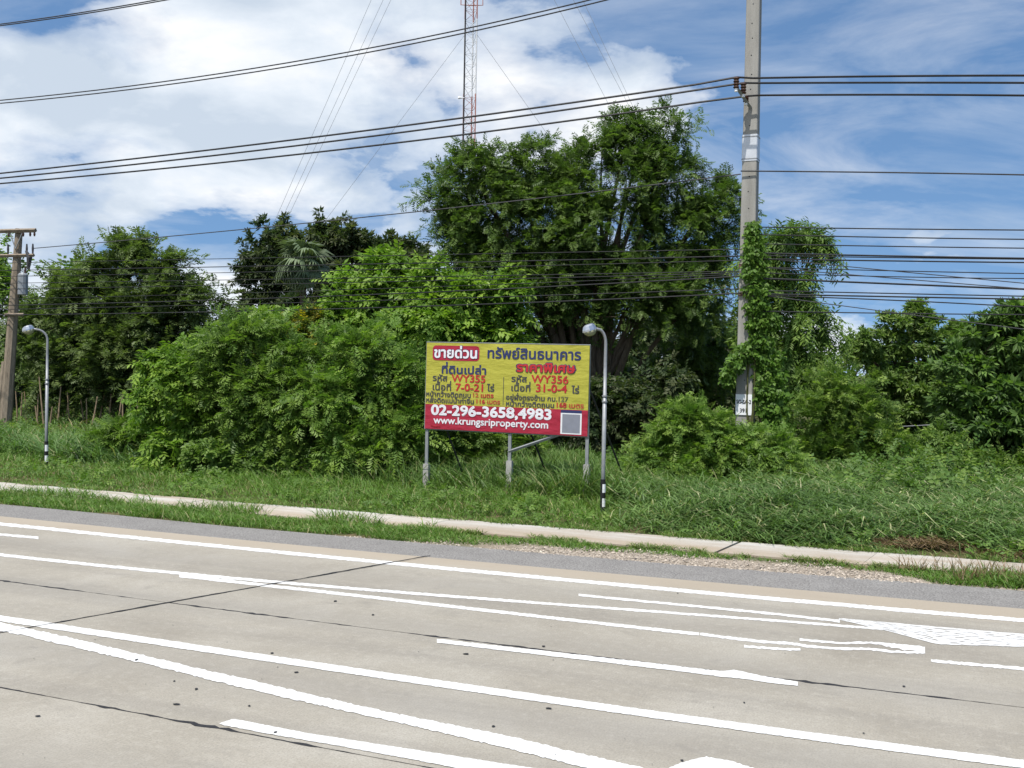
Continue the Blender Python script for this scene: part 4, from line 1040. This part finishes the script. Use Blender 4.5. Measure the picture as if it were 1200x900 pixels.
# ================================================================== GRASS
def blades(P, H, lean, width, cols, seg=3, arch=.6, tonef=None):
    """bent tapering strips rooted at P"""
    n = len(P); az = RNG.random(n) * 6.283; d = np.stack([np.cos(az), np.sin(az), np.zeros(n)], 1); s = np.stack([-d[:, 1], d[:, 0], np.zeros(n)], 1)
    yaw = RNG.random(n) * 6.283; s = norm(s * np.cos(yaw * .2)[:, None] + d * np.sin(yaw * .2)[:, None])
    H = H[:, None]; ln = lean * (.4 + RNG.random((n, 1)) * 1.1)
    V = []
    for k in range(seg + 1):
        t = k / seg; out = ln * H * (t + arch * t * t * 1.2); z = H * (t - arch * .55 * ln * t * t * t * 1.3)
        wd = width[:, None] * (.75 + .6 * t - 1.3 * t * t) if k < seg else width[:, None] * .06
        c = P + d * out + np.array([0, 0, 1.0]) * z
        V += [c + s * wd * .5, c - s * wd * .5]
    V = np.stack(V, 1)                                           # n, 2(seg+1), 3
    m = 2 * (seg + 1); b = (np.arange(n) * m)[:, None]
    Fc = np.concatenate([b + np.array([[2 * k, 2 * k + 1, 2 * k + 3, 2 * k + 2]]) for k in range(seg)], 1).reshape(-1, 4)
    c0, c1, c2 = (np.array(c) for c in cols); f = np.clip(.5 + .3 * RNG.normal(size=(n, 1)) + (0 if tonef is None else tonef[:, None]), 0, 1); col = c0 * (1 - f) + c1 * f
    dry = (RNG.random((n, 1)) < .09); col = np.where(dry, c2, col); col = np.clip(col * (1 + .12 * RNG.normal(size=(n, 1))), .003, 1)
    return V.reshape(-1, 3), Fc, np.repeat(col, m, axis=0)
def uvpts(n, u0, u1, vlo, vhi, near=True):
    """points on the ground, thinner with distance from the camera"""
    u = u0 + (u1 - u0) * RNG.random(n); lo = np.interp(u, UG, [vlo(x) for x in UG]); hi = np.interp(u, UG, [vhi(x) for x in UG])
    v = lo + (hi - lo) * RNG.random(n); P = np.stack([EU.x * u + EV.x * v, EU.y * u + EV.y * v, np.full(n, -.02)], 1)
    return u, v, P
UG = np.linspace(-90, 60, 200)
def lump(P, f1=1.0, ph=0.0):
    x, y = P[:, 0], P[:, 1]
    return .5 * np.sin(x * 1.1 * f1 + 1.3 * np.sin(y * .7 * f1 + ph)) + .3 * np.sin(x * 2.7 * f1 + y * 1.9 * f1 + ph) + .3 * np.sin(y * 3.1 * f1 - x * .8 + 2 * ph)
def colpx(P): return 600 + F * P[:, 0] / np.maximum(P[:, 1], .1)          # picture column of a ground point
def in_view(P, m=.12):
    a = P[:, 0] / np.maximum(P[:, 1], .1); return (P[:, 1] > 2) & (np.abs(a) < .5 + m)
def grass_obj(name, parts, label):
    off = 0; Vs, Fs, Cs = [], [], []
    for V, Fc, c in parts: Vs.append(V); Fs.append(Fc + off); Cs.append(c); off += len(V)
    return tag(put(name, np_mesh(name, np.concatenate(Vs), np.concatenate(Fs), np.concatenate(Cs)), M_GRASS), label, 'grass', kind='stuff')
GC = ((.075, .150, .022), (.135, .245, .040), (.33, .31, .15)); TC = ((.066, .128, .032), (.150, .242, .068), (.36, .37, .19))
# strip between shoulder and path
def dens_keep(P, d0=18.0): return RNG.random(len(P)) < np.minimum(1, (d0 / P[:, 1]) ** 1.3)
u, v, P = uvpts(120000, -48, 5, lambda x: V_AF(x) + .02, lambda x: V_PN(x) - .0)
lo = np.interp(u, UG, [V_AF(x) for x in UG]); hi = np.interp(u, UG, [V_PN(x) for x in UG]); fr = (v - lo) / (hi - lo)
q = colpx(P)
bare = np.interp(q, [430, 540, 650, 800, 950, 1040, 1100], [0, .14, .42, .58, .62, .52, .06])
fade = np.interp(q, [400, 600, 800, 1000, 1060, 1110], [0, .1, .3, .5, .25, 0])
rag = bare + .12 * lump(P, 1.2) + .08 * lump(P, 3.3, 1)
cov = np.clip((fr - rag) * 5, 0, 1) * np.clip((1.05 - .35 * fade - fr) * 6 + .2 * lump(P, 2, 3), 0, 1) * (1 - fade * .55 + .25 * lump(P, 2.2, 2))
k = (RNG.random(len(P)) < cov) & in_view(P) & dens_keep(P)
P, q = P[k], q[k]; Hh = (.05 + .09 * RNG.random(len(P)) ** 2) * (1 + .5 * lump(P, 1.5, 4)); Hh = np.maximum(Hh, .03) * np.interp(q, [0, 450, 620, 1040, 1100], [1.7, 1.25, .75, .8, 1.7])
g1 = blades(P, Hh, .7, .010 + .012 * RNG.random(len(P)), GC, 2)
# little dry weeds at the right of the strip
u, v, P = uvpts(1500, -.2, 4, lambda x: V_AF(x) + .3, lambda x: V_PN(x) + .1); kk = lump(P, 2.5, 5) > .1
g1b = blades(P[kk], .16 + .22 * RNG.random(kk.sum()), .45, .012 + .01 * RNG.random(kk.sum()), ((.16, .12, .06), (.30, .20, .13), (.12, .16, .04)), 2)
# ragged tufts leaning over the path at left
u, v, P = uvpts(9000, -40, -7.5, lambda x: V_PN(x) - .25, lambda x: V_PN(x) + .45); kk = (lump(P, 1.6, 6) > .05) & in_view(P)
g1c = blades(P[kk], .14 + .2 * RNG.random(kk.sum()), .6, .014 + .01 * RNG.random(kk.sum()), GC, 2)
u, v, P = uvpts(7000, -9, 4, lambda x: V_PN(x) - .14, lambda x: V_PN(x) + .10); kk = (lump(P, 2.3, 6) + .5 * lump(P, 6, 1) > .1) & in_view(P)
g1d = blades(P[kk], .04 + .10 * RNG.random(kk.sum()), .8, .012 + .01 * RNG.random(kk.sum()), ((.09, .14, .03), (.16, .22, .05), (.34, .28, .15)), 2)
u, v, P = uvpts(9000, -20, 4, lambda x: V_PF(x) - .10, lambda x: V_PF(x) + .25); kk = (lump(P, 2.0, 2) > -.2) & in_view(P)
g1e = blades(P[kk], .06 + .12 * RNG.random(kk.sum()), .8, .012 + .012 * RNG.random(kk.sum()), ((.09, .15, .03), (.15, .25, .05), (.38, .32, .18)), 2)
grass_obj('roadside_grass', [g1, g1b, g1c, g1d, g1e], 'short green grass growing between the asphalt edge and the path')
# verge behind the path: short near the path, longer behind; right of the lamp it is tall and broad bladed
u, v, P = uvpts(165000, -52, 7, lambda x: V_PF(x) - .05, lambda x: V_PF(x) + 7.5)
d = v - np.interp(u, UG, [V_PF(x) for x in UG]); k = in_view(P) & dens_keep(P, 20) & (RNG.random(len(P)) < np.where(d < 3.5, 1, .45)) & ((colpx(P) < 740) | (RNG.random(len(P)) < .4))
k &= ~((np.abs(u - uv(ground(1082, 640))[0]) < .8) & (np.abs(d - .6) < .38) & (RNG.random(len(P)) < .85))
P, d = P[k], d[k]; q = colpx(P)
Hh = np.interp(d, [0, .5, 2.0, 4, 7], [.07, .12, .24, .38, .5]) * (1 + .45 * lump(P, 1.0, 2)) * (.6 + .7 * RNG.random(len(P)))
Hh = np.maximum(Hh, .05) * np.interp(q, [-100, 60, 200, 480, 600, 640, 780, 820], [.6, .6, .85, 1, 1, .72, .72, 1])
g2 = blades(P, Hh, .55, .012 + .014 * RNG.random(len(P)), GC, 2, .6, .3 * lump(P, .7, 1))
grass_obj('verge_grass', [g2], 'knee high green grass covering the verge behind the path')
u, v, P = uvpts(100000, -9.5, 6, lambda x: V_PF(x) + .22, lambda x: V_PF(x) + 11)
d = v - np.interp(u, UG, [V_PF(x) for x in UG]); dirt = np.exp(-(((u - uv(ground(1082, 640))[0]) / 1.0) ** 2 + ((d - .6) / .5) ** 2) * 1.4) + np.exp(-(((u - uv(ground(1205, 652))[0]) / .9) ** 2 + ((d - .35) / .4) ** 2) * 1.4)
k = in_view(P) & dens_keep(P, 21) & (RNG.random(len(P)) < np.interp(colpx(P), [715, 790, 880], [.0, .6, 1])) & (RNG.random(len(P)) > dirt * 2.6) & (RNG.random(len(P)) < np.where(d > 5, .5, 1))
P, d = P[k], d[k]; Hh = np.interp(d, [0, .35, .9, 1.6, 3, 6, 10], [.0, .08, .30, .46, .52, .55, .6]) * (1 + .38 * lump(P, 1.3, 3) + .18 * lump(P, 3.1, 1)) * np.interp(colpx(P), [950, 1080, 1200], [1, .85, .75])
P[:, 2] += np.maximum(Hh, .06) * .95 * RNG.random(len(P)) ** .6
g3 = blades(P, (.16 + .26 * RNG.random(len(P))) * np.interp(d, [0, .8, 2], [.6, .8, 1]), .95, .022 + .024 * RNG.random(len(P)), TC, 2, 1.0, .3 * lump(P, .9, 5))
# tall grass under and behind the billboard and near the left lamp
u, v, P = uvpts(30000, -13, -4, lambda x: V_PF(x) + 4.0, lambda x: V_PF(x) + 10); k = in_view(P) & (RNG.random(len(P)) < np.interp(colpx(P), [480, 590, 680, 780, 840], [.2, .6, 1, .8, .1]))
P = P[k]; g4 = blades(P, (.4 + .6 * RNG.random(len(P))) * (1 + .2 * lump(P, 1.4)), .42, .018 + .022 * RNG.random(len(P)), ((.085, .16, .035), (.155, .25, .065), (.33, .33, .16)), 3, .8)
u, v, P = uvpts(22000, -44, -16, lambda x: V_PF(x) + 4.5, lambda x: V_PF(x) + 9); k = in_view(P) & (lump(P, .8, 2) > -.1)
P = P[k]; g5 = blades(P, (.45 + .6 * RNG.random(len(P))), .5, .03 + .03 * RNG.random(len(P)), ((.08, .155, .045), (.14, .24, .065), (.3, .32, .15)), 3, 1.0)
grass_obj('tall_grass', [g3, g4, g5], 'tall broad bladed wild grass crowding the verge on the right')
# rough ground cover further back
u, v, P = uvpts(24000, -75, 14, lambda x: V_PF(x) + 7, lambda x: V_PF(x) + 34); k = in_view(P, .2); P = P[k]
g6 = blades(P, (.3 + .3 * RNG.random(len(P))) * (1 + .4 * lump(P, .6, 1)), .7, .04 + .04 * RNG.random(len(P)), ((.07, .13, .025), (.13, .21, .045), (.24, .22, .09)), 2)
grass_obj('ground_weeds', [g6], 'rough green weeds covering the ground under the trees')
u, v, P = uvpts(30000, -46, 9, lambda x: V_PF(x) + 5.5, lambda x: V_PF(x) + 20); hl = np.maximum(lump(P, .75, 3) + .35, 0)
d = v - np.interp(u, UG, [V_PF(x) for x in UG]); top_ = (.25 + .75 * hl) * np.interp(d, [5.5, 8], [.5, 1.0]) * np.interp(colpx(P), [250, 350, 650, 850], [.28, .3, .4, 1.15])
k = in_view(P) & (RNG.random(len(P)) < .25 + .75 * np.minimum(hl, 1)) & dens_keep(P, 26); P = P[k]; n = len(P)
P[:, 2] += top_[k] * RNG.random(n) ** .6 + .03
V, c, ar = spray(P, norm(rdir(n) + np.array([0, -.2, .35])), 'alt4', .24, ((.062, .125, .024), (.12, .21, .04), (.21, .29, .06)), lump(P, 1.7, 7)[:, None] * 1.6, RNG.random((n, 1)))
o = leaf_obj('leafy_ground_cover', V, c, ar, None); tag(o, 'leafy green ground cover between the tall grass and the trees', 'weeds', kind='stuff')
u, v, P = uvpts(16000, -34, 4, lambda x: V_PF(x) + .15, lambda x: V_PF(x) + 6.5); hl = lump(P, 2.1, 8) + .5 * lump(P, 5, 2)
k = in_view(P) & (hl > .25) & dens_keep(P, 22); P = P[k]; n = len(P); P[:, 2] += .03 + .22 * RNG.random(n)
V, c, ar = spray(P, norm(rdir(n) + np.array([0, -.2, .3])), 'alt4', .15, ((.07, .14, .026), (.13, .23, .042), (.22, .31, .065)), hl[k][:, None], RNG.random((n, 1)))
o = leaf_obj('verge_weeds', V, c, ar, None); tag(o, 'patches of small leafy weeds among the verge grass', 'weeds', kind='stuff')
# dead grass heap
cd = ground(1082, 640); P = np.array(cd)[None] + RNG.normal(size=(1800, 3)) * np.array([.55, .22, 0]); P[:, 2] = .02 + .12 * np.exp(-((P[:, 0] - cd.x) / .7) ** 2) * RNG.random(1800)
cd2 = ground(1205, 650); P2 = np.array(cd2)[None] + RNG.normal(size=(900, 3)) * np.array([.5, .2, 0]); P2[:, 2] = .0
P = np.concatenate([P, P2])
grass_obj('dead_grass', [blades(P, .06 + .12 * RNG.random(len(P)), 1.6, .012 + .012 * RNG.random(len(P)), ((.12, .08, .045), (.26, .18, .10), (.34, .25, .15)), 2)], 'heap of brown dead grass beside the path at right')
# gravel along the asphalt
u, v, P = uvpts(10000, -9.5, 3, lambda x: V_AF(x) - .06, lambda x: V_PN(x) - .1)
lo = np.interp(u, UG, [V_AF(x) for x in UG]); hi = np.interp(u, UG, [V_PN(x) for x in UG]); fr = (v - lo) / (hi - lo)
k = (RNG.random(len(P)) < np.clip((np.interp(colpx(P), [440, 560, 700, 950, 1050, 1110], [.05, .35, .8, .85, .6, .1]) + .22 * lump(P, 1.5) + .12 * lump(P, 4.1, 2) - fr) * 3, 0, .92)); P = P[k]; n = len(P)
octa = np.array([(1, 0, 0), (0, 1, 0), (-1, 0, 0), (0, -1, 0), (0, 0, .8), (0, 0, -.8)]); of = np.array([(0, 1, 4), (1, 2, 4), (2, 3, 4), (3, 0, 4)])
sz = .006 + .020 * RNG.random((n, 1)) ** 2; st = sz[:, :, None] * octa[None] * (1 + .35 * RNG.normal(size=(n, 6, 1))); V = P[:, None, :] + st; V[:, :, 2] += .012
base = np.array([.33, .285, .235]) * (1 + .33 * RNG.normal(size=(n, 1))); base = np.clip(base, .06, .6)
gm, gt, gb = material('gravel_stone', .9, .2); gt.l.new(gt.node('ShaderNodeAttribute', attribute_name='tint').outputs['Color'], gb.inputs['Base Color'])
tag(put('gravel', np_mesh('gravel', V.reshape(-1, 3), (np.arange(n)[:, None, None] * 6 + of[None]).reshape(-1, 3), np.repeat(base, 6, 0)), gm), 'strip of loose pale gravel along the asphalt edge', 'gravel', kind='stuff')

print('TRIS', sum(len(m.polygons) * 2 for m in bpy.data.meshes))
